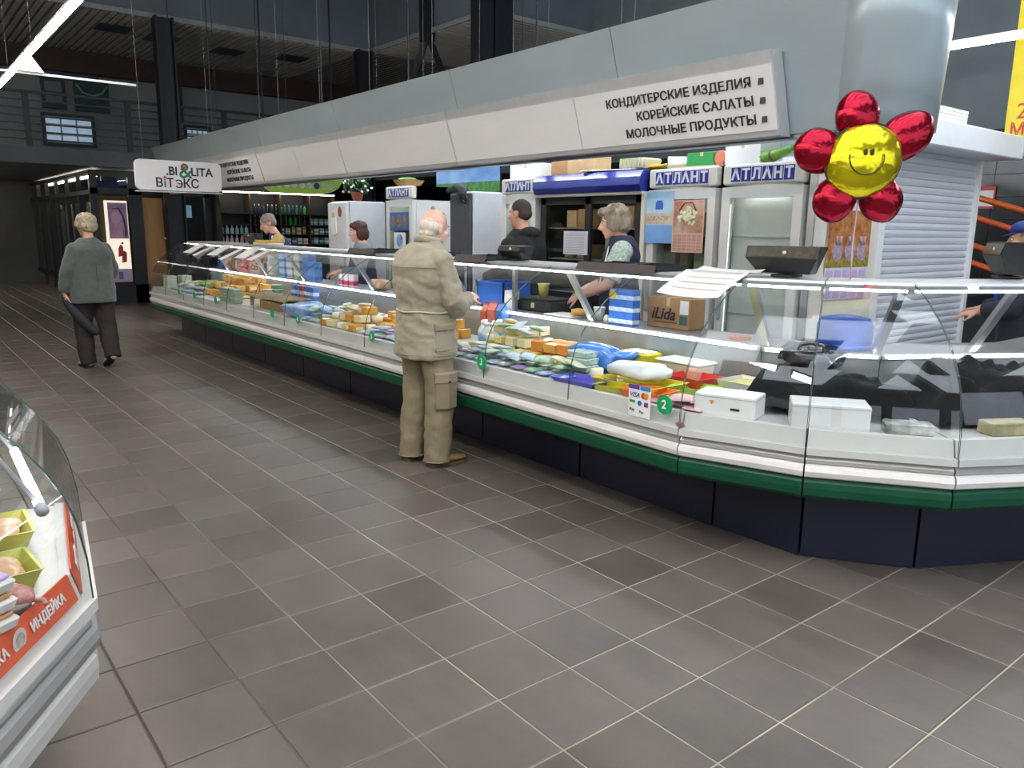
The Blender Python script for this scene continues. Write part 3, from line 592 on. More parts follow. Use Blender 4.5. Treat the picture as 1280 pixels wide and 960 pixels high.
for i in range(6):
    for k in range(5): obj('date_block', B().box(-.005, -.004, .02+i*.049, .06+i*.049, .015+k*.027, .035+k*.027), mat('#b98f80', .6), pc)
t = thing('printed_card', 'blue printed card with three ochre ovals on the far refrigerator door', 'card', (5.19, 8.58, 1.56))
obj('sheet', B().box(-.004, 0, 0, .46, 0, .22), mat('#2b5fa6', .5), t)
for y in (.09, .23, .37): obj('oval', B().tube([(-.006, y, .11), (-.004, y, .11)], .05, 14, False, True, 1.7), mat('#a5854a', .5, scale=30., hex2='#5a4630'), t)
t = thing('printed_card', 'round blue emblem on a white card below the three ovals', 'card', (5.19, 8.66, 1.33))
obj('sheet', B().box(-.004, 0, 0, .28, 0, .2), mat('#d9dcda', .5), t); obj('emblem', B().tube([(-.006, .14, .1), (-.004, .14, .1)], .08, 16, False), mat('#2a6fc0', .5, scale=30, hex2='#9fc4e8'), t)
# plain white fridges
def plain_fridge(x, y0, y1, H_, label, front=FRW, d=.62):
    t = thing('white_fridge', label, 'fridge', (x, y0, 0)); w_ = y1-y0
    obj('body', B().rbox(.05, d, 0, w_, .03, H_, .015), mat('#c5c9ce', .4, var=.03), t); dr = obj('door', B().rbox(0, .046, .005, w_-.005, .1, H_-.02, .012), front, t)
    obj('handle', B().rbox(-.03, 0, .04, .07, .9, 1.3, .01), GREY, dr); obj('foot', B().box(.05, d, .02, w_-.02, 0, .03), DARK, t)
    return t
wa = plain_fridge(5.2, 10.27, 10.87, 1.95, 'plain white refrigerator at the left, behind the seller with auburn hair')
for p in ((.2, 1.8, '#8a4a40'), (.40, 1.73, '#c9b58a')): obj('magnet', B().tube([(-.012, p[0], p[1]), (0, p[0], p[1])], .05, 12, False, True, 1.4), mat(p[2], .5), wa)
obj('paper_towel', B().prism([(.30, 1.5), (.42, 1.46), (.5, 1.62), (.46, 1.72), (.33, 1.72)], .012, 'x', -.015), WHITE, wa)
wb = plain_fridge(5.2, 7.29, 7.69, 2.0, 'white refrigerator with a dark grey door right of the old man', front=mat('#3f444b', .4))
obj('sticker', B().tube([(.3, -.004, 1.83), (.3, 0, 1.83)], .03, 12, False), mat('#9a8f88', .5), f0); obj('sticker', B().tube([(.45, -.004, 1.75), (.45, 0, 1.75)], .035, 12, False), mat('#8a5f50', .5, hex2='#bdb5a8', scale=40), f0)
# dark folded umbrella bag on the white fridge
ub = thing('folded_bag', 'crumpled black bag hanging over the top of the white refrigerator', 'bag', (5.16, 7.35, 2.0))
fb = B()
for k in range(4): fb.tube([(.1+.05*k, .45-.05*k, .02), (.05+.03*k, .2, .05), (-.02, 0, .0-.02*k), (-.04, -.05, -.12+.03*k)], [.03, .045, .04, .02], 8)
obj('cloth', fb, mat('#1c1d20', .7, bump=.4, bscale=25), ub); obj('loop', B().tube([(-.05, -.05, -.1), (-.06, -.12, -.14), (-.05, -.15, -.1), (-.04, -.1, -.05)], .008, 6), BLACK, ub)
t = thing('landscape_picture', 'wide picture of a green meadow under blue sky behind the refrigerators', 'picture', (6.3, 8.2, 1.95))
obj('sky_print', B().box(0, .02, 0, 1.45, .25, .60), mat('#4f86c4', .6, var=.15, scale=4., hex2='#8fb3d6', stretch=(1, .4, 1)), t); obj('meadow_print', B().box(0, .02, 0, 1.45, .0, .25), mat('#2f6a2e', .6, var=.2, scale=14., hex2='#4d8a3d'), t); obj('backing', B().box(.02, .04, 0, 1.45, 0, .6), DARK, t); obj('stand', B().box(.02, .05, .2, .26, -1.95, 0).box(.02, .05, 1.2, 1.26, -1.95, 0), DARK, t)
# things on top of the refrigerators
def carton(x0, y0, z0, dx, dy, dz, mt, label, cat='box', name='cardboard_box', rz=0., flaps=False, group=None):
    t = thing(name, label, cat, (x0+dx/2, y0+dy/2, z0), rz, group); obj('body', B().rbox(-dx/2, dx/2, -dy/2, dy/2, 0, dz, .004), mt, t)
    obj('tape', B().box(-dx/2-.001, dx/2+.001, -.015, .015, dz*.72, dz+.0012), mat('#c9b48a', .3), t)
    if flaps:
        for s in (-1, 1): obj('flap', B().box(-dx/2, dx/2, 0, dy*.45, 0, .003), mt, t, (0, s*dy/2, dz), rot=(math.radians(115)*s if s > 0 else PI-math.radians(115)*1, 0, 0))
    return t
carton(5.30, 6.2, 2.101, .3, .5, .15, WHITE, 'flat white box on the refrigerator behind the man in black', name='white_box')
carton(5.45, 5.93, 2.116, .22, .28, .22, CARD, 'brown cardboard box on the left end of the blue-headed cooler', rz=.1)
carton(5.34, 5.5, 2.116, .25, .35, .17, CARD_L, 'pale cardboard box with a dark blue mark on the cooler top')
tag(obj('paper_sheet', B().rbox(-.16, .16, -.3, .3, 0, .012, .004), PAPER, None, (5.36, 5.2, 2.1165), .2), 'white sheets lying on the front of the blue cooler header', 'paper')
t = thing('plastic_tub', 'cream ribbed plastic tub on the right end of the cooler', 'tub', (5.38, 4.93, 2.116))
obj('tub', B().rbox(-.12, .12, -.15, .15, 0, .10, .012, .02), mat('#d8d5b4', .4, var=.03), t)
for k in range(12): obj('rib', B().box(-.128, -.118, -.14+k*.024, -.128+k*.024, .02, .1), mat('#cbc8a5', .4), t)
def soft(name, label, cat, loc, size, mt, rz=0., seed=1, lump=.25, group=None, n=18, m_=9):
    """a lumpy soft bag"""
    mb = B(); rg = []
    for k in range(m_+1):
        a = PI*k/m_ if 0 < k < m_ else (.05 if k == 0 else PI-.05); ring = []
        for i in range(n):
            t_ = 2*PI*i/n; d = Vector((math.sin(a)*math.cos(t_), math.sin(a)*math.sin(t_), -math.cos(a)))
            q = 1 + lump*noise.noise(d*1.7 + Vector((seed*3.1, seed, 0))) + lump*.5*noise.noise(d*5 + Vector((seed, 0, seed)))
            ex = .6
            v = [math.copysign(abs(c)**ex, c)*q for c in d]
            ring.append((v[0]*size[0]/2, v[1]*size[1]/2, max(0, size[2]/2 + v[2]*size[2]/2)))
        rg.append(ring)
    mb.loft(rg, smooth=True); return tag(obj(name, mb, mt, None, loc, rz), label, cat, group)
soft('folded_bag', 'yellow plastic bag lying on the cooler beside the cream tub', 'bag', (5.38, 4.66, 2.116), (.2, .24, .04), mat('#d9ab1c', .4), seed=3)
t = thing('paper_roll', 'white paper roll lying on the refrigerator left of the green carton', 'roll', (5.33, 4.44, 2.10)); obj('roll', B().tube([(-.04, .1, .055), (.16, -.1, .055)], .053, 18, False), WHITE, t); obj('core', B().tube([(-.043, .103, .055), (-.02, .08, .055)], .016, 12, False), DARK, t)
carton(5.30, 4.05, 2.112, .25, .3, .11, mat('#2f8a4a', .5, scale=20), 'green printed carton on a cardboard sheet on the refrigerator', name='green_carton')
tag(obj('cardboard_sheet', B().rbox(5.24, 5.6, 3.98, 4.45, 2.1005, 2.111, .003), CARD_L), 'flat cardboard sheet under the green carton', 'cardboard')
t = thing('snack_packet', 'round reddish packet leaning beside the green carton', 'packet', (5.3, 4.02, 2.101)); obj('disc', B().tube([(0, 0, .065), (.03, 0, .065)], .06, 18, False), mat('#b8604a', .5, scale=20, hex2='#d6a18a'), t); obj('rim', B().tube([(-.003, 0, .065), (0, 0, .065)], .05, 16, False), mat('#c77a60', .5), t)
carton(5.26, 3.62, 2.101, .3, .32, .17, WHITE, 'white box on the top of the rightmost refrigerator', name='white_box')
t = thing('wrapped_greens', 'green patterned soft toy-like bundle on the rightmost refrigerator', 'bundle', (5.3, 3.55, 2.10)); gb = B(); gb.smooth = True
gb.tube([(0, .16, .045), (0, .06, .05), (0, -.04, .06), (0, -.14, .09), (0, -.2, .11)], [.035, .042, .04, .03, .012], 10)
obj('bundle', gb, mat('#3d8a3e', .45, scale=25, hex2='#8fae3a'), t); obj('tie', B().tube([(0, .0, .05), (0, -.02, .055)], .046, 12), mat('#5a5a30', .5), t)
# flower pot and basket on the far fridges
fp = thing('potted_plant', 'pot of white flowers on top of the plain white refrigerator', 'plant', (5.42, 10.36, 1.951)); obj('pot', B().lathe([(.06, 0), (.09, .12), (.095, .125), (.08, .125)], 14), mat('#a5573a', .6), fp)
lf = B().ell((0, 0, 0), (.035, .012, .05), 6, 4).mesh('leaf', mat('#2f5a2b', .5)); fl = B().ell((0, 0, 0), (.022, .022, .016), 6, 4).mesh('flower', mat('#e6e4dc', .5))
for k in range(34): a, r_, z = random.uniform(0, 6.28), random.uniform(.03, .21), random.uniform(.12, .33); obj('leaf', lf, None, fp, (r_*math.cos(a), r_*math.sin(a)*1.2, z), rot=(random.uniform(-1, 1), random.uniform(-1, 1), a))
for k in range(20): a, r_, z = random.uniform(0, 6.28), random.uniform(.1, .24), random.uniform(.12, .36); obj('flower', fl, None, fp, (r_*math.cos(a), r_*math.sin(a)*1.2, z))
bk = thing('wicker_basket', 'shallow wicker basket with green goods on the far refrigerator', 'basket', (5.42, 8.95, 2.101)); obj('bowl', B().lathe([(.13, 0), (.2, .08), (.21, .085), (.19, .075), (.12, .02)], 16, smooth=False), mat('#a3814f', .7, bump=.5, bscale=40), bk); obj('goods', B().ell((0, .03, .09), (.12, .13, .04)), mat('#6f9a3c', .5), bk)

# ================================================================ kiosk with shutter, cream partition, calendar
cp = thing('cream_panel', 'cream upright partition panel holding the rabbit calendar', 'panel', (5.24, 3.12, 0)); obj('board', B().rbox(0, .98, 0, .045, 0, 2.2, .008), CREAM, cp); obj('edge', B().box(-.012, 0, -.005, .05, 0, 2.2), ALU, cp); obj('edge', B().box(.92, .98, -.006, 0, 0, 2.2), WHITE, cp)
cl = thing('wall_calendar', 'orange autumn calendar with three rabbits on the cream panel', 'calendar', (5.42, 3.11, 1.1))
obj('sheet', B().box(0, .62, 0, .004, .0, .66), mat('#cfc5d6', .6), cl); obj('picture', B().box(0, .62, -.001, 0, .26, .66), mat('#a3522a', .6, scale=14., hex2='#c98d4e', var=.35), cl); obj('grass_print', B().box(0, .62, -.002, -.001, .24, .31), mat('#5d6a2c', .6, scale=30, hex2='#b59b3a'), cl)
for x in (.15, .33, .5): rb = obj('rabbit_print', B().tube([(x, -.004, .36), (x, -.001, .36)], .075, 14, False), mat('#c7b2bb', .7, scale=30., hex2='#8a6f86'), cl); obj('ear_print', B().tube([(x-.02, -.004, .41), (x-.03, -.004, .47)], .013, 6).tube([(x+.02, -.004, .41), (x+.03, -.004, .47)], .013, 6), mat('#b39aa2', .7), rb)
for i in range(5):
    for k in range(3): obj('date_block', B().box(.02+i*.12, .11+i*.12, -.003, 0, .015+k*.075, .07+k*.075), mat(('#b9a8cc', '#d3a8a8', '#b9a8cc')[k], .6), cl)
kk = thing('shutter_kiosk', 'white kiosk closed by a roller shutter at the right', 'kiosk', (6.30, 3.15, 0))
KW = 1.66
slat_me = B(); slat_me.loft([[(x, y, z) for y, z in ((0, 0), (-.012, .006), (-.016, .03), (-.010, .052), (0, .058), (.006, .058), (.006, 0))] for x in (0, KW)]); slat_me = slat_me.mesh('shutter_slat', mat('#d4d8e0', .35, .1, var=.02))
for k in range(38): obj('shutter_slat', slat_me, None, kk, (0, .02, .02+k*.0595))
obj('guide_rail', B().box(-.06, 0, -.02, .06, 0, 2.3), WHITE, kk); obj('guide_rail', B().box(KW, KW+.06, -.02, .06, 0, 2.3), WHITE, kk)
obj('shutter_box', B().rbox(-.3, KW+.16, -.3, .25, 2.26, 2.46, .01), mat('#d6dae0', .4, var=.02), kk); obj('side_wall', B().box(KW, KW+.05, .06, 1.3, 0, 2.3).box(-.05, 0, .06, 1.3, 0, 2.3), WHITE, kk)
st = thing('paper_stack', 'stack of folded white cartons on top of the kiosk', 'stack', (6.95, 3.1, 2.461))
for k in range(5): obj('flat_carton', B().rbox(-.25, .25+.004*k, -.12, .12, k*.028, k*.028+.025, .003), PAPER, st)
# flower balloon
bl = thing('flower_balloon', 'foil balloon flower with yellow smiling face and red petals', 'balloon', (3.97, 2.13, 1.955)); bl.rotation_euler = (0, 0, math.atan2(CR.y, CR.x) + .12)
def foil(hexc, rough=.2, metal=.8): return mat(hexc, rough, metal, var=.12, scale=6., bump=.6, bscale=12., spec=.6)
fy, frd = foil('#d9c81a'), foil('#a3122c')
def pillow(c, rx, rz, th, ang, seed):
    mb = B(); n, m_ = 28, 10; rg = []
    for k in range(m_+1):
        a = PI*k/m_ if 0 < k < m_ else (.04 if k == 0 else PI-.04); ring = []
        for i in range(n):
            t_ = 2*PI*i/n; s = math.sin(a); q = 1 + .05*noise.noise(Vector((math.cos(t_)*1.5+seed, math.sin(t_)*1.5, a)))
            x, z, y = rx*s*math.cos(t_)*q, rz*s*math.sin(t_)*q, th*math.cos(a)*(1 + .05*math.sin(t_*11+seed*2)*s)
            ring.append((c[0] + x*math.cos(ang) - z*math.sin(ang), y + c[1], c[2] + x*math.sin(ang) + z*math.cos(ang)))
        rg.append(ring)
    return mb.loft(rg, smooth=True)
face = obj('face', pillow((0, -.02, 0), .208, .185, .085, .35, 1), fy, bl)
for ang, L_, seed in ((98, .125, 2), (30, .17, 3), (168, .125, 4), (240, .12, 5), (305, .13, 6)):
    a = math.radians(ang); R_ = .235 if seed != 3 else .27; obj('petal', pillow((R_*math.cos(a), .02, R_*math.sin(a)*.95), L_, .115, .07, a, seed), frd, bl)
obj('seam', B().tube([(.208*math.cos(.35)*math.cos(2*PI*k/32) - .185*math.sin(.35)*math.sin(2*PI*k/32), -.02, .208*math.sin(.35)*math.cos(2*PI*k/32) + .185*math.cos(.35)*math.sin(2*PI*k/32)) for k in range(33)], .006, 5), mat('#22180f', .5), face)
INK = mat('#1b1a12', .4)
def fyy(x, z): return -.02 - .087*math.sqrt(max(0, 1-(x/.205)**2-(z/.19)**2)) - .004
for x in (-.042, -.008): obj('eye', B().ell((x, fyy(x, .035), .035), (.009, .005, .017)), INK, face)
sm = [(-.115 + .18*k/12, 0, 0) for k in range(13)]
sm = [(x, fyy(x, z), z) for x, z in [(-.03 + .088*math.cos(a), .01 + .085*math.sin(a)) for a in [math.radians(170 + (372-170)*k/16) for k in range(17)]]]
obj('smile', B().tube(sm, .003, 5), INK, face); obj('ribbon', B().tube([(0, 0, -.19), (.005, .01, -.3), (-.004, .0, -.42), (.006, .01, -.52), (0, 0, -.60)], .004, 5), mat('#c9a9b5', .4), bl)

# ================================================================ cosmetics shop at the back
FRM = mat('#121315', .4, var=.2); WARM = mat('#b08a55', .6, var=.1, scale=2.)
shp = thing('glass_shop', 'black-framed glass shop with posters at the back left', 'shop', (0, 0, 0))
obj('frame', B().box(3.34, 3.46, 17.35, 17.47, 0, 2.62).box(4.02, 4.26, 17.35, 17.47, 0, 2.62).box(4.7, 4.82, 17.35, 17.47, 0, 2.62).box(5.5, 5.66, 17.35, 17.47, 0, 2.62).box(3.34, 8.3, 17.33, 17.47, 2.5, 2.62).box(3.34, 5.6, 17.35, 17.45, 2.16, 2.28).box(3.34, 4.3, 17.35, 17.45, 0, .38), FRM, shp)
obj('front_pane', B().box(3.46, 4.02, 17.40, 17.41, .38, 2.16), GLASS_DK, shp); obj('front_pane', B().box(3.46, 4.02, 17.40, 17.41, 2.28, 2.5), GLASS_DK, shp); obj('door_pane', B().box(4.82, 5.5, 17.40, 17.41, .05, 2.16), GLASS_DK, shp)
for k in range(6):
    y = 17.4 + k*1.3; obj('side_post', B().box(3.34, 3.42, y-.03, y+.03, 0, 2.62), FRM, shp); obj('side_pane', B().box(3.37, 3.38, y+.03, y+1.27, .38, 2.5), GLASS_DK, shp)
obj('side_rail', B().box(3.34, 3.42, 17.4, 25, 2.16, 2.24).box(3.34, 3.42, 17.4, 25, .3, .38).box(3.34, 3.42, 17.4, 25, 2.55, 2.62), FRM, shp)
obj('amber_panel', B().box(4.3, 4.68, 17.5, 17.54, .1, 2.12), mat('#bd915c', .6, var=.12, scale=3., stretch=(3, 1, .4)), shp)
obj('back_display', B().box(3.5, 4.1, 17.9, 17.95, .4, 2.15), WARM, shp); obj('blue_header', B().box(3.5, 4.0, 17.6, 17.62, 2.29, 2.42), mat('#3b3f86', .5), shp)
obj('shop_light', B().box(4.4, 5.4, 18.2, 18.3, 2.52, 2.56), mat('#fff2dd', .4, emit=30., var=.01), shp); obj('shop_light', B().box(3.55, 3.6, 18, 24, 2.52, 2.56), mat('#fff2dd', .4, emit=12., var=.01), shp)
ptr = thing('shop_poster', 'tall poster of a long-haired woman above small red dancing figures', 'poster', (3.55, 17.36, .44))
obj('sheet', B().box(0, .42, 0, .01, 0, 1.6), mat('#e9dccb', .6, var=.03, emit=.5), ptr)  # sheet's own glow stands in for light falling on its front
obj('portrait', B().box(.06, .41, -.003, 0, .86, 1.56), mat('#a987a8', .6, scale=5., hex2='#d3b9cf'), ptr); obj('face_print', B().tube([(.2, -.007, 1.28), (.2, -.004, 1.28)], .095, 16, False, True, 1.35), mat('#e0b9d0', .6, var=.05), ptr)
obj('hair_print', B().tube([(.14, -.008, 1.44), (.25, -.008, 1.46), (.33, -.008, 1.3), (.36, -.008, 1.05), (.35, -.008, .9)], [.03, .05, .055, .06, .05], 8, True, True, .2), mat('#5d3a66', .6, scale=12.), ptr); obj('shoulder_print', B().prism([(.08, .87), (.3, .87), (.3, 1.0), (.22, 1.12), (.16, 1.1)], .003, 'y', -.006), mat('#d9a3c4', .6), ptr)
for x, z in ((.24, .62), (.3, .5)): obj('figure_print', B().prism([(x-.05, z-.12), (x+.04, z-.1), (x+.05, z+.08), (x, z+.13), (x-.04, z+.05)], .003, 'y', -.004), mat('#b5403c', .6), ptr)
obj('figure_print', B().prism([(.26, .75), (.3, .75), (.3, .79), (.26, .79)], .003, 'y', -.004), INK, ptr); obj('band', B().box(0, .42, -.003, 0, 0, .26), mat('#b9a7c9', .6), ptr); obj('bottle_print', B().box(.17, .25, -.006, -.003, .05, .2), mat('#77658c', .6), ptr)
t = thing('shop_screen', 'small pale blue lit screen behind the shop door glass', 'screen', (5.05, 17.9, 1.74)); obj('bezel', B().rbox(-.03, .36, 0, .05, -.03, .29, .01), BLACK, t); obj('screen', B().box(0, .33, -.004, 0, 0, .26), mat('#7d9cb5', .3, emit=.5, var=.3, scale=6.), t); obj('stand', B().box(.12, .2, .01, .04, -1.74, 0), BLACK, t)
t = thing('shop_stool', 'yellow-green upholstered block inside the cosmetics shop door', 'furniture', (5.0, 18.2, 0)); obj('block', B().rbox(-.22, .25, -.2, .2, .1, 1.3, .02), mat('#7d7433', .7), t); obj('base', B().box(-.2, .23, -.18, .18, 0, .1), DARK, t)
# clothes hung behind the left shop glass
for k, (c, lab) in enumerate((('#6d6a66', 'grey garment hanging furthest inside the glass shop'), ('#8d8f9c', 'pale blue garment hanging inside the glass shop'), ('#4a3a36', 'dark brown garment hanging inside the glass shop'), ('#9a9088', 'beige garment hanging nearest the poster inside the glass shop'), ('#2f8aa0', 'turquoise garment high beside the shop corner'))):
    y = 23.4 - k*1.25; t = thing('hanging_garment', lab, 'garment', (3.75, y, .75)); obj('cloth', B().loft([[(x, yy, z) for x, yy in ((-.05, -.28+ins), (.05, -.28+ins), (.05, .28-ins), (-.05, .28-ins))] for z, ins in ((0, 0), (.8, .08), (1.2, .1), (1.3, .2))]), mat(c, .8, bump=.4, bscale=14), t); obj('hanger', B().tube([(0, 0, 1.3), (0, 0, 1.9)], .008, 5), GREY, t)
# cosmetics shelves
shf = thing('cosmetics_shelf', 'dark wall shelf unit full of cosmetics behind the far seller', 'shelf', (5.66, 16.9, 0)); SW = 2.6
SHZ = [.75, 1.0, 1.2, 1.41, 1.62, 1.85]
obj('back_panel', B().box(0, SW, .3, .33, 0, 2.5), mat('#1c1917', .6), shf)
for x in (0, .62, 1.3, 1.98, SW-.03): obj('upright', B().box(x, x+.03, .0, .3, 0, 2.3), mat('#3a2c20', .6), shf)
for z in SHZ: obj('shelf_board', B().box(0, SW, 0, .3, z-.015, z), mat('#3a3330', .5), shf)
obj('lamp_strip', B().box(.05, SW-.05, -.1, -.06, 2.27, 2.29), mat('#fff6e8', .4, emit=14., var=.01), shf)
def bottle_me(c, cap, r=.03, hh=.17):
    mb = B(); mb.fi = 0; mb.lathe([(r*.9, 0), (r, .01), (r, hh*.62), (r*.45, hh*.78), (r*.4, hh*.82)], 10); mb.fi = 1; mb.lathe([(r*.42, hh*.82), (r*.42, hh*.97), (r*.2, hh)], 8); return mb.mesh('bottle', [mat(c, .35), mat(cap, .4)])
def box_me(c, c2, w_, hh):
    mb = B().rbox(-w_/2, w_/2, -.04, .04, 0, hh, .004); mb.fi = 1; mb.box(-w_/2-.001, w_/2+.001, -.041, .0, hh*.3, hh*.55); return mb.mesh('box', [mat(c, .5), mat(c2, .5)])
rows = [(5, .03, .60, [('#2d5a40', '#1a1a1a'), ('#8fb6c0', '#e5e5e5'), ('#9cc5d2', '#dfe6e8')], .2, 'pale bottle on the second highest cosmetics shelf, left bay'), (3, .03, .60, [('#d79aa8', '#efe3e6'), ('#e3b6bd', '#f2f2f2'), ('#c9d5da', '#e9e9e9')], .18, 'pink bottle on the cosmetics shelf, left bay')]
def shelf_row(zi, xa, xb, meshes, step, label, group, name, cat):
    x = xa; n_ = 0
    while x < xb:
        tag(obj(name, random.choice(meshes), None, None, (5.66+x, 16.9+.12, SHZ[zi]+.0005)), label + ', ' + ORD[n_] + ' from left', cat, group); x += step*random.uniform(1.0, 1.15); n_ += 1
bm1 = [bottle_me('#8fbac8', '#e8e8e8', .035, .19), bottle_me('#3f6f55', '#1e1e1e', .032, .17), bottle_me('#a8cdd8', '#d8e4e8', .038, .18)]
bm2 = [bottle_me('#dba0ad', '#f2e9ea', .036, .19), bottle_me('#e6c2c6', '#f4f4f4', .034, .18), bottle_me('#cfdde2', '#f0f0f0', .036, .18)]
bm3 = [bottle_me('#1d2430', '#b9c0c8', .034, .2), bottle_me('#232a3a', '#39404d', .036, .19), bottle_me('#3a4a52', '#c9ced2', .034, .18)]
bm4 = [bottle_me('#2f9a4a', '#1d6a34', .034, .21), bottle_me('#1f5a5c', '#7fb3b0', .03, .2), bottle_me('#2a2f38', '#8d98a0', .03, .19)]
bx1 = [box_me('#d9d6cd', '#b9a86a', .09, .15), box_me('#b58f3a', '#d6b25a', .07, .17), box_me('#c9c6c0', '#9a3f3a', .1, .13), box_me('#8fb0ac', '#dfe6e3', .1, .14)]
bx2 = [box_me('#e2dfd8', '#c24a45', .1, .12), box_me('#d8d4cb', '#8a8a80', .1, .13), box_me('#a33a36', '#d9c3bd', .13, .09), box_me('#3d6a72', '#9fc3c6', .09, .14)]
shelf_row(3, .06, .58, bm1, .095, 'pale bottle on the upper left cosmetics shelf', 'bottles upper left bay', 'bottle', 'bottle')
shelf_row(2, .06, .58, bm2, .095, 'pink or white bottle, middle left cosmetics shelf', 'bottles middle left bay', 'bottle', 'bottle')
shelf_row(4, .68, 1.28, bm3, .10, 'dark bottle, upper shelf, second cosmetics bay', 'bottles second bay upper', 'bottle', 'bottle')
shelf_row(5, .68, 1.28, bm3, .09, 'dark bottle, top shelf, second cosmetics bay', 'bottles second bay top', 'bottle', 'bottle')
shelf_row(3, .68, 1.28, bm3, .10, 'dark bottle, middle shelf, second cosmetics bay', 'bottles second bay middle', 'bottle', 'bottle')
shelf_row(5, 1.36, 1.96, bm4, .085, 'green or dark bottle, top shelf, third cosmetics bay', 'bottles third bay top', 'bottle', 'bottle')
shelf_row(4, 1.36, 1.96, bm4 + bx1, .10, 'cosmetics item, upper shelf, third cosmetics bay', 'goods third bay upper', 'cosmetics_box', 'box')
shelf_row(3, 1.36, 1.96, bx1, .12, 'gold or white box, middle shelf, third cosmetics bay', 'boxes third bay middle', 'cosmetics_box', 'box')
shelf_row(2, 1.36, 1.96, bx2, .13, 'red or white box, lower shelf, third cosmetics bay', 'boxes third bay lower', 'cosmetics_box', 'box')
shelf_row(1, 1.36, 1.96, bx1, .10, 'slim box, lowest shelf, third cosmetics bay', 'boxes third bay lowest', 'cosmetics_box', 'box')
for zi in (2, 3, 4): shelf_row(zi, 2.04, 2.54, [bx2[3], bx1[3], bx2[1]], .12, 'teal or white box, right-hand cosmetics bay, %s shelf' % ('lower', 'middle', 'upper')[zi-2], 'boxes right bay %d' % zi, 'cosmetics_box', 'box')
gs = thing('leaf_sign', 'lime green leaf-shaped hanging sign with a row of white round logos', 'sign', (5.68, 14.9, 2.22))
lp = [(0, .26)] + [(.15+.15*k/4, .10-.10*k/4+.0) for k in range(5)] + [(1.3, 0), (1.55, .05), (1.7, .14), (1.83, .33)]
obj('panel', B().prism(lp + [(1.83, .36), (0, .3)], .03, 'y'), mat('#8fae3a', .5, var=.04, emit=.12), gs); obj('border', B().tube([(x, -.003, z) for x, z in lp], .008, 5), mat('#dfe8b0', .5), gs)
for k in range(9): obj('logo_disc', B().tube([(.3+k*.155, -.006, .155), (.3+k*.155, 0, .155)], .062, 16, False), mat('#2b3a7a' if k == 6 else '#d5dccb', .5), gs)
for x in (.2, 1.6): obj('hanger', B().box(x, x+.02, .0, .03, .3, 4.98), STEEL_DK, gs)
# right background: stair railings, yellow banner, mesh, notice
sr = thing('stair_railing', 'orange stair handrails running down behind the kiosk', 'railing', (10.2, 3.0, 0))
for z in (1.05, .82, .5, .3): obj('rail', B().tube([(0, -1.0, z+.35), (0, 2.2, z+1.35)], .035, 8), mat('#c4561f', .4), sr)
for y in (-.6, .5, 1.6): obj('post', B().box(-.02, .02, y-.02, y+.02, .0, 1.45+.31*y), DARK, sr)
for k in range(8): obj('step', B().box(.1, 1.6, -1+k*.35, -.65+k*.35, 0, .12+k*.12), DARK, sr)
yb = thing('yellow_banner', 'yellow banner with red lettering at the right edge', 'banner', (8.5, 2.2, 2.45)); obj('board', B().box(0, .03, 0, .97, .0, 1.3), mat('#d6c01f', .5, var=.04), yb)
text('lettering', '2', .2, mat('#b5382c', .5), yb, (-.003, .84, .28), FACE_MX, .001); text('lettering', 'МЕ', .15, mat('#b5382c', .5), yb, (-.003, .93, .12), FACE_MX, .001, 'LEFT', bold=.003)
obj('perforated_skirt', B().box(0, .01, 0, .99, -.16, 0), mat('#8d8c88', .4, .6, scale=180., var=.5), yb)
for y in (.1, .9): obj('hanger', B().tube([(.015, y, 1.3), (.015, y, 4.75)], .006, 5), GREY, yb)
nt_ = thing('wall_notice', 'small red-bordered notice on the black tiles behind the kiosk', 'notice', (11.93, 4.46, 1.95)); obj('card', B().box(-.01, .0, 0, .22, 0, .3), mat('#c04a48', .5), nt_); obj('paper', B().box(-.012, -.01, .02, .2, .03, .24), WHITE, nt_)
# ================================================================ goods in the glass counter
def dz(x): return .7012
_cache = {}
def cheese_me(kind, dims, c):
    key = (kind, dims, c)
    if key in _cache: return _cache[key]
    a, b, hh = dims; mt = [mat(c, .45, var=.08, scale=14., coat=.25), mat('#efe6c0', .4, var=.04, coat=.3)]
    mb = B()
    if kind == 'block': mb.rbox(-a/2, a/2, -b/2, b/2, 0, hh, .006); mb.fi = 1; mb.box(-a/2+.02, a/2-.02, -b/2-.0008, -b/2+.0004, hh*.25, hh*.7)
    elif kind == 'wedge': mb.prism([(-a/2, -b/2), (a/2, -b*.1), (a/2, b*.1), (-a/2, b/2)], hh, 'z'); mb.fi = 1; mb.prism([(-a*.2, -b*.2), (a*.2, -.01), (a*.2, .01), (-a*.2, b*.2)], .001, 'z', hh)
    else: mb.lathe([(a/2-.005, 0), (a/2, .006), (a/2, hh-.006), (a/2-.006, hh)], 18); mb.fi = 1; mb.lathe([(a*.25, hh), (a*.25, hh+.001)], 12)
    _cache[key] = mb.mesh('cheese', mt); return _cache[key]
def put(name, me, loc, rz, label, cat, group=None, rot=None):
    return tag(obj(name, me, None, None, loc, rz, rot), label, cat, group)
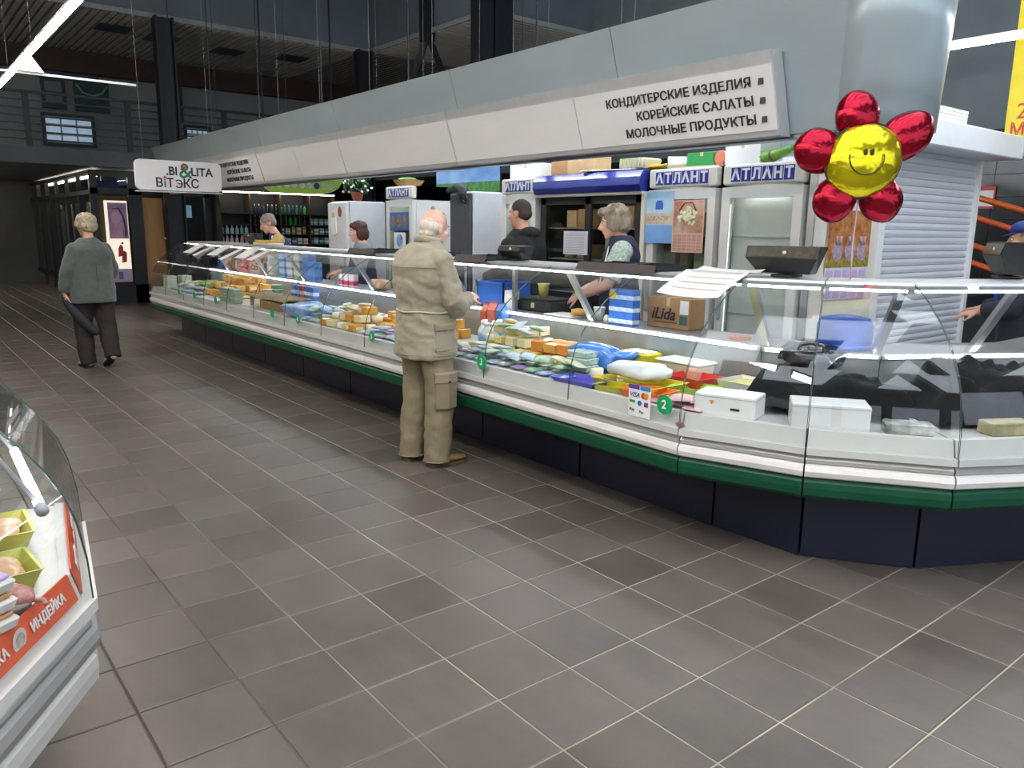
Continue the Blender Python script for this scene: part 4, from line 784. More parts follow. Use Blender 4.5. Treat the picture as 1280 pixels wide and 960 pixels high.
def heap(name, kinds, x0, x1, y0, y1, step, layers, label, cat, group, jitter=.10, shrink=.18, base=None):
    z = 0.
    for l in range(layers):
        hmax = 0; ax0, ax1, ay0, ay1 = x0+(x1-x0)*shrink*l*1.0, x1-(x1-x0)*shrink*.15*l, y0+(y1-y0)*shrink*.4*l, y1-(y1-y0)*shrink*.4*l
        nx = max(1, int((ax1-ax0)/step)); ny = max(1, int((ay1-ay0)/(step*1.04)))
        for i in range(nx):
            for j in range(ny):
                me, hh = random.choice(kinds); hmax = max(hmax, hh); x = ax0 + (ax1-ax0)*(i+.5)/nx; y = ay1 - (ay1-ay0)*(j+.5)/ny
                lab = label + (', ' + ('bottom', 'middle', 'top')[l if layers > 2 else 2*l] + ' layer' if layers > 1 else '') + (', ' + ('front', 'second', 'third', 'fourth', 'fifth')[i] + ' row' if nx > 1 else '') + ', ' + ORD[min(j, 15)] + ' from left'
                put(name, me, (x + random.uniform(-.5, .5)*step*jitter, y + random.uniform(-.5, .5)*step*jitter, (base if base is not None else dz(x)+.003) + z), 0, lab, cat, group, rot=(random.uniform(-.03, .03), random.uniform(-.035, .02), random.uniform(-.12, .12) + random.choice((0, PI))))
        z += hmax + .006
Yc = [(cheese_me('block', (.12, .10, .07), '#e2b654'), .07), (cheese_me('block', (.112, .112, .08), '#e6c46c'), .08), (cheese_me('wedge', (.125, .11, .07), '#d9a545'), .07), (cheese_me('block', (.118, .09, .06), '#d69a3c'), .06)]
Oc = [(cheese_me('block', (.112, .10, .07), '#d98a35'), .07), (cheese_me('block', (.11, .105, .06), '#dca04a'), .06)]
Pc = [(cheese_me('block', (.11, .10, .06), '#e2d6a5'), .06), (cheese_me('wedge', (.115, .10, .06), '#e6dcb4'), .06), (cheese_me('round', (.105, .105, .05), '#ece5c8'), .05), (cheese_me('block', (.11, .08, .05), '#d8c98e'), .05)]
# packets
def packet_me(c, c2, dims):
    key = ('p', c, c2, dims)
    if key in _cache: return _cache[key]
    a, b, hh = dims; mb = B(); n = 16; rg = []
    for k in range(7):
        u = -1 + 2*k/6; e = max(.12, 1 - abs(u)**3); rg.append([(u*a/2, math.copysign(abs(math.cos(t))**.7, math.cos(t))*b/2*(.92 + .08*e), hh/2 + math.sin(t)*hh/2*e) for t in [2*PI*i/n for i in range(n)]])
    mb.loft(rg, smooth=True); me = mb.mesh('packet', [mat(c, .3, var=.25, scale=24., hex2=c2, coat=.3)]); _cache[key] = me; return me
def tub_me(c, lid, r=.055, hh=.06):
    key = ('t', c, lid, r, hh)
    if key in _cache: return _cache[key]
    mb = B(); mb.lathe([(r*.82, 0), (r*.85, .003), (r, hh*.85), (r, hh*.86)], 16); mb.fi = 1; mb.lathe([(r*1.05, hh*.86), (r*1.05, hh*.97), (r, hh)], 16); me = mb.mesh('tub', [mat(c, .4), mat(lid, .35)]); _cache[key] = me; return me
def carton_me(c, c2, w_, d_, hh, gable=True):
    key = ('c', c, c2, w_, d_, hh)
    if key in _cache: return _cache[key]
    mb = B().box(-d_/2, d_/2, -w_/2, w_/2, 0, hh); mb.fi = 1; mb.box(-d_/2-.001, d_/2+.001, -w_/2-.001, w_/2+.001, hh*.15, hh*.5); mb.fi = 0
    if gable: mb.prism([(-d_/2, hh), (d_/2, hh), (.004, hh+.05), (-.004, hh+.05)], w_, 'y', -w_/2); mb.box(-.003, .003, -w_/2, w_/2, hh+.045, hh+.065)
    me = mb.mesh('carton', [mat(c, .4, var=.1, scale=20.), mat(c2, .4, var=.3, scale=30.)]); _cache[key] = me; return me
WB = [(packet_me('#cfdcea', '#4f7fc4', (.112, .10, .035)), .035), (packet_me('#e2e6e8', '#7fa5c9', (.11, .095, .04)), .04), (packet_me('#dfe6dd', '#5b9a6a', (.11, .10, .03)), .03)]
MIX = [(packet_me('#dcd8cf', '#9a4a46', (.10, .07, .03)), .03), (packet_me('#cfd6d2', '#3f4a55', (.10, .07, .03)), .03), (packet_me('#d6d9c8', '#6f8a3f', (.09, .07, .028)), .028), (packet_me('#e3dfd6', '#c98a3a', (.10, .07, .03)), .03)]
PUR = [(packet_me('#c9b5dc', '#7b4aa5', (.105, .10, .025)), .025), (packet_me('#d8dfe6', '#5f8fd0', (.105, .10, .025)), .025), (packet_me('#dfe8dc', '#4fa56a', (.105, .10, .025)), .025)]
# --- far unit
for k in range(4):
    for i in range(2): put('salad_tub', B().rbox(-.07, .07, -.10, .10, 0, .042, .006, .006).mesh('tub', mat(('#c9cfc2', '#b8c2ae')[i], .35)), (3.2+.2*i, 11.85, dz(3.2+.2*i)+k*.0435), .1*i, 'pale flat tub, %s from below, %s stack at the far left end' % (LAY[k], ('front', 'rear')[i]), 'tub', 'flat tubs at the far left end')
for k in range(4): put('salad_tub', tub_me('#d9dbd2', '#eef0ea', .075, .06), (3.45, 11.4+.17*k, dz(3.45)), 0, 'round white tub, %s from right behind the flat stacks at far left' % ORD[k], 'tub', 'round white tubs far left')
soft('leafy_greens', 'bag of green leafy herbs in the far part of the counter', 'greens', (3.45, 10.85, dz(3.45)), (.34, .42, .14), mat('#4f7a3a', .5, scale=25, hex2='#8fae5a', bump=.6, bscale=40), seed=5, lump=.5)
heap('snack_packet', WB, 3.09, 3.4, 10.4, 11.6, .125, 2, 'flat packet at the far front', 'packet', 'packets at the far front')
heap('cheese_block', Yc + Oc[1:], 3.25, 3.85, 9.55, 10.75, .145, 3, 'orange-yellow cheese, heap below bending seller', 'cheese', 'far heap of cheese')
for k in range(5):
    for i in range(3): put('salad_tub', B().rbox(-.055, .055, -.075, .075, 0, .032, .005, .006).mesh('tub', [mat('#c3cfc0', .35, scale=30, hex2='#8fa890')]) if k == 0 and i == 0 else _cache.setdefault('fl', B().rbox(-.055, .055, -.075, .075, 0, .032, .005, .006).mesh('tub', [mat('#c3cfc0', .35, scale=30, hex2='#8fa890')])), (3.18, 9.12+.17*i, dz(3.18)+k*.0335), 0, 'flat pale green tub, %s from below, %s stack before the far cheese heap' % (LAY[k], ('right', 'middle', 'left')[i]), 'tub', 'flat pale green tubs')
for k in range(4): put('salad_tub', tub_me('#5f9a6a', '#dbe8dc', .06, .052), (3.62, 8.98, dz(3.62)+.0+k*.0535), 0, 'round green tub with white lid, %s from below behind the wooden board' % LAY[k], 'tub', 'stack of green tubs')
for k in range(3): put('salad_tub', tub_me('#b9b4a4', '#cfcabd', .07, .07), (3.62, 9.22+.16*(k % 2), dz(3.62)+(k//2)*.0715), 0, 'round clear tub, %s, next to the stack of green tubs' % ('lower right', 'lower left', 'upper')[k], 'tub', 'clear tubs by the green stack')
for i, (c, c2) in enumerate((('#3f6fb5', '#c9d6e6'), ('#3a5fa8', '#9fb6d6'), ('#a83a3a', '#e0c3b5'), ('#2f62b0', '#d6dfea'), ('#3a6ab5', '#b5c6de'))):
    for k in range(2): put('milk_pack', carton_me(c, c2, .10, .07, .11, False), (3.74, 8.72-.125*i, dz(3.74)+.001+.1115*k), 0, 'short blue or red pack, %s from left, %s row at the back' % (ORD[i], ('lower', 'upper')[k]), 'pack', 'blue and red packs')
wb_ = thing('wooden_board', 'long wooden board laid over a brown box inside the counter', 'board', (3.3, 8.35, dz(3.1)+.08)); obj('plank', B().rbox(-.08, .22, -.55, .55, .04, .055, .004), mat('#7a6a4a', .7, var=.15), wb_); obj('edge', B().box(-.085, -.08, -.55, .55, .03, .058), mat('#b5a882', .6), wb_); obj('support', B().box(-.06, -.03, -.5, -.46, -.078, .04).box(-.06, -.03, .46, .5, -.078, .04), mat('#b5a882', .6), wb_)
carton(3.22, 7.95, dz(3.3), .25, .55, .09, mat('#8a6f4a', .7), 'low brown box under the wooden board inside the counter', name='brown_box')
soft('blue_bundle', 'bright blue plastic-wrapped bundle beside the wooden board', 'bundle', (3.3, 7.45, dz(3.35)), (.36, .5, .13), mat('#4a7fc9', .3, scale=9, hex2='#a9c6ea', coat=.4, bump=.5, bscale=25), seed=8, lump=.35)
heap('snack_packet', WB, 3.1, 3.5, 6.75, 7.2, .125, 3, 'packet before the blue bundle', 'packet', 'packets before the blue bundle')
heap('snack_packet', MIX, 3.4, 3.85, 6.35, 7.8, .115, 2, 'small packet, mixed heap at back', 'packet', 'mixed small packets')
heap('cheese_block', Pc + Yc[3:], 3.1, 3.48, 6.05, 6.75, .125, 3, 'pale cheese by the number four disc', 'cheese', 'pale front cheeses')
heap('cheese_block', Oc, 3.5, 3.85, 6.0, 6.35, .13, 3, 'deep orange cheese left of big heap', 'cheese', 'orange cheeses')
heap('cheese_block', Yc, 3.32, 3.78, 5.2, 6.05, .132, 3, 'yellow cheese, big heap by old man', 'cheese', 'big yellow heap')
t = thing('price_holder', 'black bent plastic price holder standing on the yellow cheese heap', 'holder', (3.42, 5.62, dz(3.4)+.17)); obj('card', B().prism([(-.05, 0), (.05, 0), (.04, .07), (-.04, .07)], .006, 'x'), DARK, t); obj('wing', B().prism([(-.05, 0), (.0, 0), (.03, .06), (-.03, .06)], .006, 'x'), DARK, t, (.02, -.09, .0), .5)
heap('snack_packet', PUR + WB, 3.09, 3.32, 4.6, 6.0, .112, 2, 'flat packet below the big yellow heap', 'packet', 'front row packets'); 
for k in range(6): put('cheese_stick', B().rbox(-.02, .02, -.11, .11, 0, .03, .006).mesh('stick', mat('#d6bd3a', .4)), (3.14+.05*(k % 3), 4.75+.28*(k//3), dz(3.14)+.047), .2+.1*k, 'long yellow cheese stick, %s of six on the front packets' % ORD[k], 'cheese', 'yellow sticks')
# --- unit by the old man and the seller
for k, (x, y) in enumerate(((3.76, 4.86), (3.68, 4.82), (3.74, 4.74), (3.60, 4.86), (3.56, 4.76), (3.66, 4.92))):
    mb = B(); mb.smooth = True; mb.lathe([(.035, 0), (.042, .01), (.042, .12), (.02, .16), (.018, .165)], 14); mb.fi = 1; mb.lathe([(.022, .165), (.022, .19), (.018, .192)], 12); mb.fi = 2; mb.lathe([(.0425, .03), (.0425, .1)], 14)
    put('milk_bottle', _cache.setdefault('mb', mb.mesh('bottle', [mat('#dfe3e6', .35), mat('#eef0f0', .4), mat('#3f7fc4', .4, scale=30, hex2='#a5c6e6')])), (x, y, dz(x)), .4*k, 'white milk bottle with blue label, %s of the cluster right of the old man' % ('rightmost back', 'centre', 'right front', 'left front', 'front', 'leftmost back')[k], 'bottle', 'milk bottles by the old man')
put('juice_carton', carton_me('#c9685a', '#d99a4a', .085, .07, .25), (3.83, 5.03, dz(3.8)), .1, 'red and orange tall carton next to the blue one behind the counter glass', 'carton')
put('juice_carton', carton_me('#b5503f', '#c9a04a', .085, .07, .23), (3.83, 5.13, dz(3.8)), -.1, 'red-brown tall carton left of the red and orange one', 'carton')
put('juice_carton', carton_me('#3f73bf', '#8fb3e0', .08, .07, .25), (3.84, 4.93, dz(3.82)), 0, 'blue tall carton right of the red and orange one', 'carton')
heap('cheese_block', Pc, 3.35, 3.8, 4.12, 4.75, .125, 3, 'pale cheese right of old man', 'cheese', 'pale cheeses right of the man')
heap('snack_packet', WB, 3.5, 3.85, 3.95, 4.3, .14, 2, 'white film packet by the back rail', 'packet', 'film packets at the back')
heap('cheese_block', Oc + Yc[:1] + Pc[:1], 3.34, 3.7, 3.66, 4.12, .12, 2, 'orange cheese above number three disc', 'cheese', 'small orange heap')
heap('cheese_block', Pc, 3.3, 3.5, 3.35, 3.75, .12, 1, 'cream cheese before the blue bag', 'cheese', 'cream pieces by the blue bag')
heap('snack_packet', PUR + WB[2:], 3.09, 3.34, 3.4, 4.6, .12, 2, 'coloured packet under number three disc', 'packet', 'purple front packets')
for k in range(4): put('salad_tub', _cache.setdefault('teal', B().rbox(-.06, .06, -.08, .08, 0, .04, .005, .008).mesh('tub', [mat('#7fa8a5', .35, scale=35, hex2='#cfd9d0')])), (3.36, 3.5-.005*k, dz(3.36)+.072+k*.0415 if k < 2 else dz(3.2)+.03+(k-2)*.0415), .1, 'teal patterned flat tub, %s in the stack before the blue bag' % ('second from top', 'topmost', 'lowest', 'second from below')[k], 'tub', 'teal tubs')
for k, (x, y) in enumerate(((3.78, 3.86), (3.82, 3.72), (3.76, 3.62), (3.80, 3.98))):
    mb = B(); mb.smooth = True; mb.tube([(-.0, -.06, .035), (0, -.03, .04), (0, .03, .04), (0, .06, .035)], [.02, .036, .036, .02], 12)
    put('smoked_cheese', _cache.setdefault('sm', mb.mesh('roll', mat('#b5793f', .45, scale=12, hex2='#c99a62'))), (x, y, dz(x)+.004), .4*k, 'brown smoked cheese roll at the back rail, %s' % ('second from left', 'third from left', 'rightmost', 'leftmost')[k], 'cheese', 'smoked rolls')
soft('plastic_bag', 'glossy blue plastic bag lying among the cheeses', 'bag', (3.56, 3.52, dz(3.56)+.0), (.24, .32, .15), mat('#2a6fd0', .25, scale=7, hex2='#5a9ae6', coat=.5, bump=.9, bscale=26), .3, 11, .6)
soft('plastic_bag', 'white filled plastic bag on the yellow tray', 'bag', (3.36, 3.02, dz(3.36)+.055), (.22, .38, .09), mat('#d3dbdc', .3, var=.06, coat=.4, bump=.4, bscale=22), .1, 14, .25)
def tray(name, label, x, y, dx, dy, hh, c, rz=0., z=0., food=None):
    t = thing(name, label, 'tray', (x, y, dz(x)+z), rz); mb = B()
    mb.loft([[(sx_*dx/2*k_, sy_*dy/2*k_, zz) for sx_, sy_ in ((-1, -1), (1, -1), (1, 1), (-1, 1))] for zz, k_ in ((0, .84), (hh, 1), (hh+.004, 1.04), (hh+.004, .98), (.006, .82))], True, True); obj('shell', mb, mat(c, .35, var=.06, coat=.3), t)
    if food: obj('food', B().rbox(-dx*.40, dx*.40, -dy*.40, dy*.40, .008, hh*.9, .01), mat(food[0], .5, scale=30., hex2=food[1], bump=.5, bscale=50), t)
    return t
tray('plastic_tray', 'bright yellow plastic tray under the white bag', 3.34, 3.0, .30, .46, .045, '#d9c41a', .05)
tray('plastic_tray', 'violet-blue plastic tray at the front of the counter', 3.16, 3.28, .2, .34, .03, '#4a49b5', .05)
tray('plastic_tray', 'lime green plastic tray right of the yellow tray', 3.5, 2.72, .2, .26, .035, '#8fc41f', .25)
tray('plastic_tray', 'bright red plastic tray at the back near the clear tub', 3.66, 2.86, .22, .26, .06, '#cf2a22', -.1)
tray('plastic_tray', 'orange plastic tray just above the payment sign', 3.2, 2.80, .2, .26, .04, '#e0701f', .1)
tray('plastic_tray', 'yellow and grey plastic tray left of the orange one', 3.18, 3.04, .15, .2, .03, '#c3c83f', .2, .0)
tray('plastic_tray', 'small dark green tray behind the yellow tray', 3.66, 3.18, .16, .22, .03, '#1f7a66', 0)
tray('plastic_tray', 'small blue tray next to the clear salad trays', 3.42, 2.53, .15, .16, .035, '#3f4fc0', -.2)
tray('plastic_tray', 'small yellow tray beside the number two disc', 3.24, 2.60, .14, .15, .03, '#d0b32a', .1)
tb_ = thing('plastic_tub', 'yellow square tub covered with a white paper at the back rail', 'tub', (3.80, 3.42, dz(3.8))); obj('tub', B().rbox(-.08, .08, -.13, .13, 0, .12, .01, .012), mat('#c3b81f', .4, var=.1), tb_); obj('paper', B().rbox(-.06, .05, -.11, .07, .12, .128, .002), PAPER, tb_)
tb_ = thing('plastic_tub', 'large clear rectangular tub with rounded lid at the back rail', 'tub', (3.80, 3.04, dz(3.8))); obj('tub', B().rbox(-.09, .09, -.16, .16, 0, .1, .012, .018), mat('#cfc9b0', .35, var=.12, scale=9, hex2='#d9b98f'), tb_); obj('lid', B().rbox(-.098, .098, -.17, .17, .1, .118, .008), mat('#cdd1c6', .3), tb_)
CLR = '#cfcdc0'
tray('salad_tray', 'clear tray of yellow-green salad under the rear rail beside the black bag', 3.74, 2.55, .24, .24, .07, CLR, 0, 0, ('#b5ad5a', '#d6cf8a'))
tray('salad_tray', 'clear tray of brownish salad at the back beside the black bag', 3.85, 2.30, .2, .2, .07, CLR, .4, 0, ('#9a7a4f', '#c4a06a'))
tray('salad_tray', 'clear tray of pale sliced food in front of the yellow-green salad', 3.50, 2.36, .2, .2, .05, CLR, .2, 0, ('#cdb99a', '#c98a7a'))
for k in range(5): put('film_packet', packet_me('#d8bfc2', '#c98a94', (.16, .12, .03)), (3.16+.03*(k % 2), 2.42+.12*(k % 3), dz(3.16)+.031*(k//3)), .15*k, 'pinkish flat film packet behind the number two disc, %s' % ('right bottom', 'middle bottom', 'left bottom', 'right top', 'middle top')[k], 'packet', 'pinkish film packets')
for k in range(2): put('film_packet', packet_me('#bcd0b5', '#5f9a62', (.16, .12, .03)), (3.3+.02*k, 2.36-.12*k, dz(3.2)+.01), .3, 'greenish flat film packet %s the corner seam' % ('left of', 'right of')[k], 'packet', 'greenish film packets')
def loose(name, kinds, x0, x1, y0, y1, n, h0, label, cat, group):
    pts = []
    for k in range(n):
        for _ in range(30):
            q = (random.uniform(x0, x1), random.uniform(y0, y1))
            if all((q[0]-a)**2+(q[1]-b)**2 > .011 for a, b in pts): pts.append(q); break
    pts.sort(key=lambda q: -q[1])
    for k, (x, y) in enumerate(pts):
        put(name, random.choice(kinds)[0], (x, y, dz(x) + h0 + .10*(x-x0)), 0, label + ', ' + ORD[min(15, k)] + ' from left', cat, group, rot=(random.uniform(-.25, .25), random.uniform(-.3, .1), random.uniform(0, 3.1)))
PALE_P = [(packet_me('#e3e6da', '#c9d09a', (.14, .10, .03)), .03), (packet_me('#dfe6ea', '#9fc0d0', (.13, .09, .03)), .03), (packet_me('#e6dfc9', '#d9b86a', (.13, .10, .035)), .035), (packet_me('#d9e2d3', '#6f9f62', (.12, .09, .03)), .03)]
loose('film_packet', PALE_P, 3.16, 3.30, 3.45, 4.6, 11, .062, 'loose film packet above the number three disc', 'packet', 'loose packets by disc three')
loose('film_packet', PALE_P, 3.46, 3.72, 4.2, 4.65, 7, .165, 'loose film packet on the pale cheeses', 'packet', 'loose packets on pale cheeses')
loose('film_packet', PALE_P + MIX, 3.45, 3.68, 5.4, 5.9, 6, .205, 'loose packet on the big yellow heap', 'packet', 'loose packets on yellow heap')
loose('film_packet', PALE_P, 3.2, 3.4, 6.2, 6.62, 4, .165, 'loose packet on the pale front cheeses', 'packet', 'loose packets on front cheeses')
loose('film_packet', WB, 3.18, 3.4, 6.82, 7.15, 4, .10, 'loose white and blue packet before the blue bundle', 'packet', 'loose packets by blue bundle')
loose('film_packet', PALE_P, 3.15, 3.5, 10.8, 11.6, 7, .07, 'loose packet at the far end', 'packet', 'loose packets at far end')
# --- corner section: white cartons and black cloth
def cpt(i, f_, d): s = lerp(MAIN[i], MAIN[i+1], f_); q = s[0] + s[1]*d; return q.x, q.y
a12 = math.atan2(MAIN[13][0].y-MAIN[12][0].y, MAIN[13][0].x-MAIN[12][0].x); a13 = math.atan2(MAIN[14][0].y-MAIN[13][0].y, MAIN[14][0].x-MAIN[13][0].x); a14 = math.atan2(MAIN[15][0].y-MAIN[14][0].y, MAIN[15][0].x-MAIN[14][0].x)
def wbox(i, f_, d, L_, D_, H_, label, mt, extra=None, z=.7012):
    x, y = cpt(i, f_, d); t = thing('white_carton', label, 'box', (x, y, z), (a12, a13, a14)[i-12]); obj('body', B().rbox(-L_/2, L_/2, -D_/2, D_/2, 0, H_, .004), mt, t)
    obj('lid_edge', B().box(-L_/2-.002, L_/2+.002, -D_/2-.002, D_/2+.002, H_*.86, H_*.88), GREY, t)
    if extra: obj('mark', B().prism([(-L_*.25, H_*.72), (-L_*.17, H_*.72), (-L_*.21, H_*.52)], .002, 'y', -D_/2-.003), mat('#d9842a', .5), t); obj('print', B().box(L_*.1, L_*.25, -D_/2-.003, -D_/2, H_*.35, H_*.45), DARK, t)
    return t
wbox(12, .30, .172, .30, .18, .11, 'long white carton with an orange mark at the left of the corner section', WHITE, True)
wbox(13, .14, .172, .34, .18, .12, 'white carton wrapped in film in the middle of the corner section', mat('#d9dad8', .3, var=.03), None)
wbox(13, .74, .15, .20, .10, .05, 'small dark green and white packet on the corner deck', mat('#46584c', .4, scale=14, hex2='#c9ccc4'))
wbox(14, .22, .15, .22, .1, .06, 'green and tan printed packet near the right edge of the picture', mat('#8a8f6a', .4, scale=14, hex2='#c4b08a'))
CLOTH = mat('#0b0b0c', .85, var=.25, scale=4., bump=.3, bscale=30., spec=.2)
def cloth(label, ia, fa_, ib, fb_, d0, d1, zb, seed, amp=.06, nu=60, nv=26):
    mb = B(); top = []
    tot = (ib+fb_) - (ia+fa_)
    for u in range(nu+1):
        k = ia + fa_ + tot*u/nu; i = min(int(k), 15); f_ = k - i; ring = []
        for v in range(nv+1):
            d = d0 + (d1-d0)*v/nv + .03*noise.noise(Vector((u*.11, seed, 0)))*(1-v/nv); x, y = cpt(i, f_, d)
            e = min(1, min(v/nv, 1)*7 + .25, (1-v/nv)*7 + .15, u/nu*9 + .1, (1-u/nu)*9 + .1)
            q = zb + amp*.35*math.sin(v/nv*PI) + amp*noise.noise(Vector((x*4.5+seed, y*4.5, 0))) + amp*.7*abs(noise.noise(Vector((x*9+seed, y*7, 3)))) - amp*.35*abs(noise.noise(Vector((x*16, y*13+seed, 6))))
            ring.append((x, y, .70 + max(.006, (q - .70)*e)))
        top.append(ring)
    mb.loft(top, False, False, True); st_ = len(mb.v); mb.loft([[(x, y, z-.004) for x, y, z in r] for r in top], False, False, True)
    return tag(obj('black_cloth', mb, CLOTH), label, 'cloth')
cloth('black cloth spread over the goods in the corner section', 12, .22, 13, .98, .29, .86, .83, 3, .08)
cloth('rumpled black cloth covering the goods in the section at the right edge', 14, .03, 14, .97, .235, .86, .86, 9, .11)
x_, y_ = cpt(12, .85, .80); soft('black_bag', 'crumpled shiny black plastic bag on the black cloth by the rear rail', 'bag', (x_, y_, .88), (.24, .28, .11), mat('#101012', .22, var=.2, bump=.9, bscale=30, coat=.3), .4, 21, .6)

# ================================================================ on the worktop
WZ = .957
bx = carton(4.06, 3.24, WZ, .16, .36, .20, CARD, 'brown cardboard carton with black script lettering on the worktop'); text('lettering', 'iLida', .11, BLACK, bx, (-.083, .04, .09), FACE_MX, .001, shear=.25, bold=.002); obj('underline', B().box(-.082, -.08, -.08, .12, .035, .040), BLACK, bx); obj('label_sticker', B().box(-.082, -.08, -.17, -.10, .10, .19), PAPER, bx); obj('label_sticker', B().box(-.082, -.08, -.16, -.10, .03, .09), mat('#3a6a62', .5), bx)
mpk = carton_me('#3f74c9', '#c3d6f0', .072, .07, .08, False)
for k in range(3):
    for i in range(3): put('milk_pack', mpk, (3.94, 3.63+.0735*i, WZ+.0815*k), 0, 'blue milk pack, %s column, %s from below, beside the cardboard carton' % (('right', 'middle', 'left')[i], LAY[k]), 'pack', 'stack of blue packs')
tag(obj('round_label', B().tube([(3.899, 3.78, WZ+.205), (3.904, 3.78, WZ+.205)], .032, 16, False), mat('#d9b32a', .5)), 'round yellow label on the top of the blue pack stack', 'label')
t = thing('counter_scale', 'black counter scale with keypad on the worktop near the yellow cup', 'scale', (4.09, 4.70, WZ)); obj('base', B().rbox(-.13, .13, -.2, .2, 0, .09, .015), BLACK, t); obj('plate', B().rbox(-.12, .12, -.19, .19, .095, .108, .006), DARK, t); obj('leg', B().box(-.05, .05, -.05, .05, .088, .096), DARK, t); obj('mark', B().box(-.132, -.13, -.02, .02, .03, .07), mat('#b5a86a', .5), t)
t = thing('plastic_cup', 'yellow plastic cup standing on the black scale', 'cup', (4.07, 4.70, WZ+.109)); obj('cup', B().lathe([(.035, 0), (.044, .10), (.046, .102), (.042, .10), (.033, .004)], 18), mat('#d2c869', .4), t); obj('rim', B().lathe([(.048, .098), (.05, .104), (.048, .11), (.044, .108)], 18), mat('#ddd58a', .4), t)
t = thing('plastic_cup', 'white plastic cup behind the strut next to the seller\'s apron'.replace("'s", ''), 'cup', (3.98, 3.98, WZ)); t['label'] = 'white plastic cup on the worktop between the strut and the blue packs'; obj('cup', B().lathe([(.03, 0), (.042, .09), (.043, .092), (.04, .09), (.028, .004)], 16), WHITE, t); obj('rim', B().lathe([(.043, .088), (.046, .093), (.043, .097)], 16), WHITE, t)
for k in range(5): put('small_jar', _cache.setdefault('jar', B().lathe([(.018, 0), (.022, .005), (.022, .035), (.012, .05), (.012, .055)], 10).mesh('jar', mat('#c9c9c4', .3))), (3.93+.04*(k % 2), 3.87-.045*(k//2)-.01, WZ), 0, 'tiny pale cup, %s of the cluster left of the blue packs' % ORD[k], 'cup', 'tiny cups')
t = thing('plastic_crate', 'bright blue plastic crate on the worktop right of the old man', 'crate', (4.08, 5.22, WZ)); obj('walls', B().box(-.15, -.14, -.18, .18, 0, .2).box(.14, .15, -.18, .18, 0, .2).box(-.15, .15, -.18, -.17, 0, .2).box(-.15, .15, .17, .18, 0, .2).box(-.15, .15, -.18, .18, 0, .01), mat('#2a66c4', .4), t); obj('rim', B().box(-.16, .16, -.19, -.17, .19, .205).box(-.16, .16, .17, .19, .19, .205).box(-.16, -.14, -.19, .19, .19, .205).box(.14, .16, -.19, .19, .19, .205), mat('#2f72d4', .4), t)
t = thing('chopping_board', 'white board lying on the worktop by the seller hands', 'board', (3.99, 4.33, WZ)); obj('board', B().rbox(-.1, .1, -.16, .16, 0, .012, .004), WHITE, t); obj('groove', B().box(-.085, .085, -.145, -.14, .012, .0125), GREY, t)
put('milk_box', B().box(-.04, .04, -.045, .045, 0, .15).mesh('box', PAPER), (3.95, 4.95, WZ), .2, 'plain white small box between the blue carton and the scale', 'box')
soft('cheese_lump', 'piece of cheese under the seller hands on the board', 'cheese', (3.99, 4.2, WZ+.013), (.1, .12, .05), mat('#c99a4a', .5), 0, 31, .3)
tag(obj('orange_plate', B().tube([(4.02, 2.82, WZ), (4.02, 2.82, WZ+.02)], .07, 20, False), mat('#c4683f', .4)), 'flat orange plate on the worktop near the corner', 'plate')
# far worktop
for k, (y, c, c2, hh, n) in enumerate(((9.62, '#b5cfe6', '#4f8fc9', .09, 4), (9.38, '#d6d9dc', '#8f98a8', .09, 4), (9.16, '#c9d3c2', '#8fa88a', .09, 4), (8.9, '#5f96d6', '#3a6fc0', .11, 3), (8.74, '#6fa0dc', '#4a7fcc', .11, 2))):
    for q in range(n): put('milk_pack', carton_me(c, c2, .16, .1, hh, False), (4.0, y, WZ+(hh+.0015)*q), 0, ('pale blue', 'white and grey', 'pale green', 'bright blue', 'short bright blue')[k] + ' pack on the far worktop, %s from below' % LAY[q], 'pack', 'far worktop packs %d' % k)
t = thing('white_jar', 'tall white plastic jar on the far worktop', 'jar', (3.98, 9.95, WZ)); obj('jar', B().lathe([(.08, 0), (.085, .01), (.085, .17), (.07, .2), (.075, .24), (.085, .245), (.085, .27)], 20), mat('#cfd3cb', .4), t); obj('label', B().lathe([(.086, .04), (.086, .14)], 20), mat('#bfc6bb', .5), t)
carton(3.94, 10.35, WZ, .2, .35, .16, mat('#8a6a4f', .7), 'brown carton on the far worktop left of the white jar'); carton(3.94, 11.2, WZ, .2, .5, .17, mat('#8f6f56', .7), 'wide brown carton at the far left end of the worktop')
carton(3.92, 10.78, WZ, .2, .3, .11, mat('#b5302a', .5), 'red box on the far worktop', name='red_box'); 
carton(3.95, 11.82, WZ, .18, .22, .2, mat('#2f5a9a', .5), 'blue box at the far left end of the worktop', name='blue_box')
soft('red_bag', 'red soft packet lying on the brown cartons at the far worktop', 'packet', (4.03, 10.9, WZ+.111), (.2, .26, .1), mat('#b52a2a', .4, bump=.3), .2, 41, .3)
for k in range(3): put('juice_carton', carton_me('#d9d2d6', '#b53a5a', .07, .07, .13, False), (3.94, 7.9-.12*k, WZ), .1*k, 'small magenta carton, %s from left, before the auburn-haired seller' % ORD[k], 'carton', 'magenta cartons')
soft('orange_bag', 'orange and white packet on the worktop left of the old man', 'packet', (4.0, 7.2, WZ), (.16, .26, .11), mat('#c9743a', .4, scale=9, hex2='#d9cdb5'), 0, 45, .3)

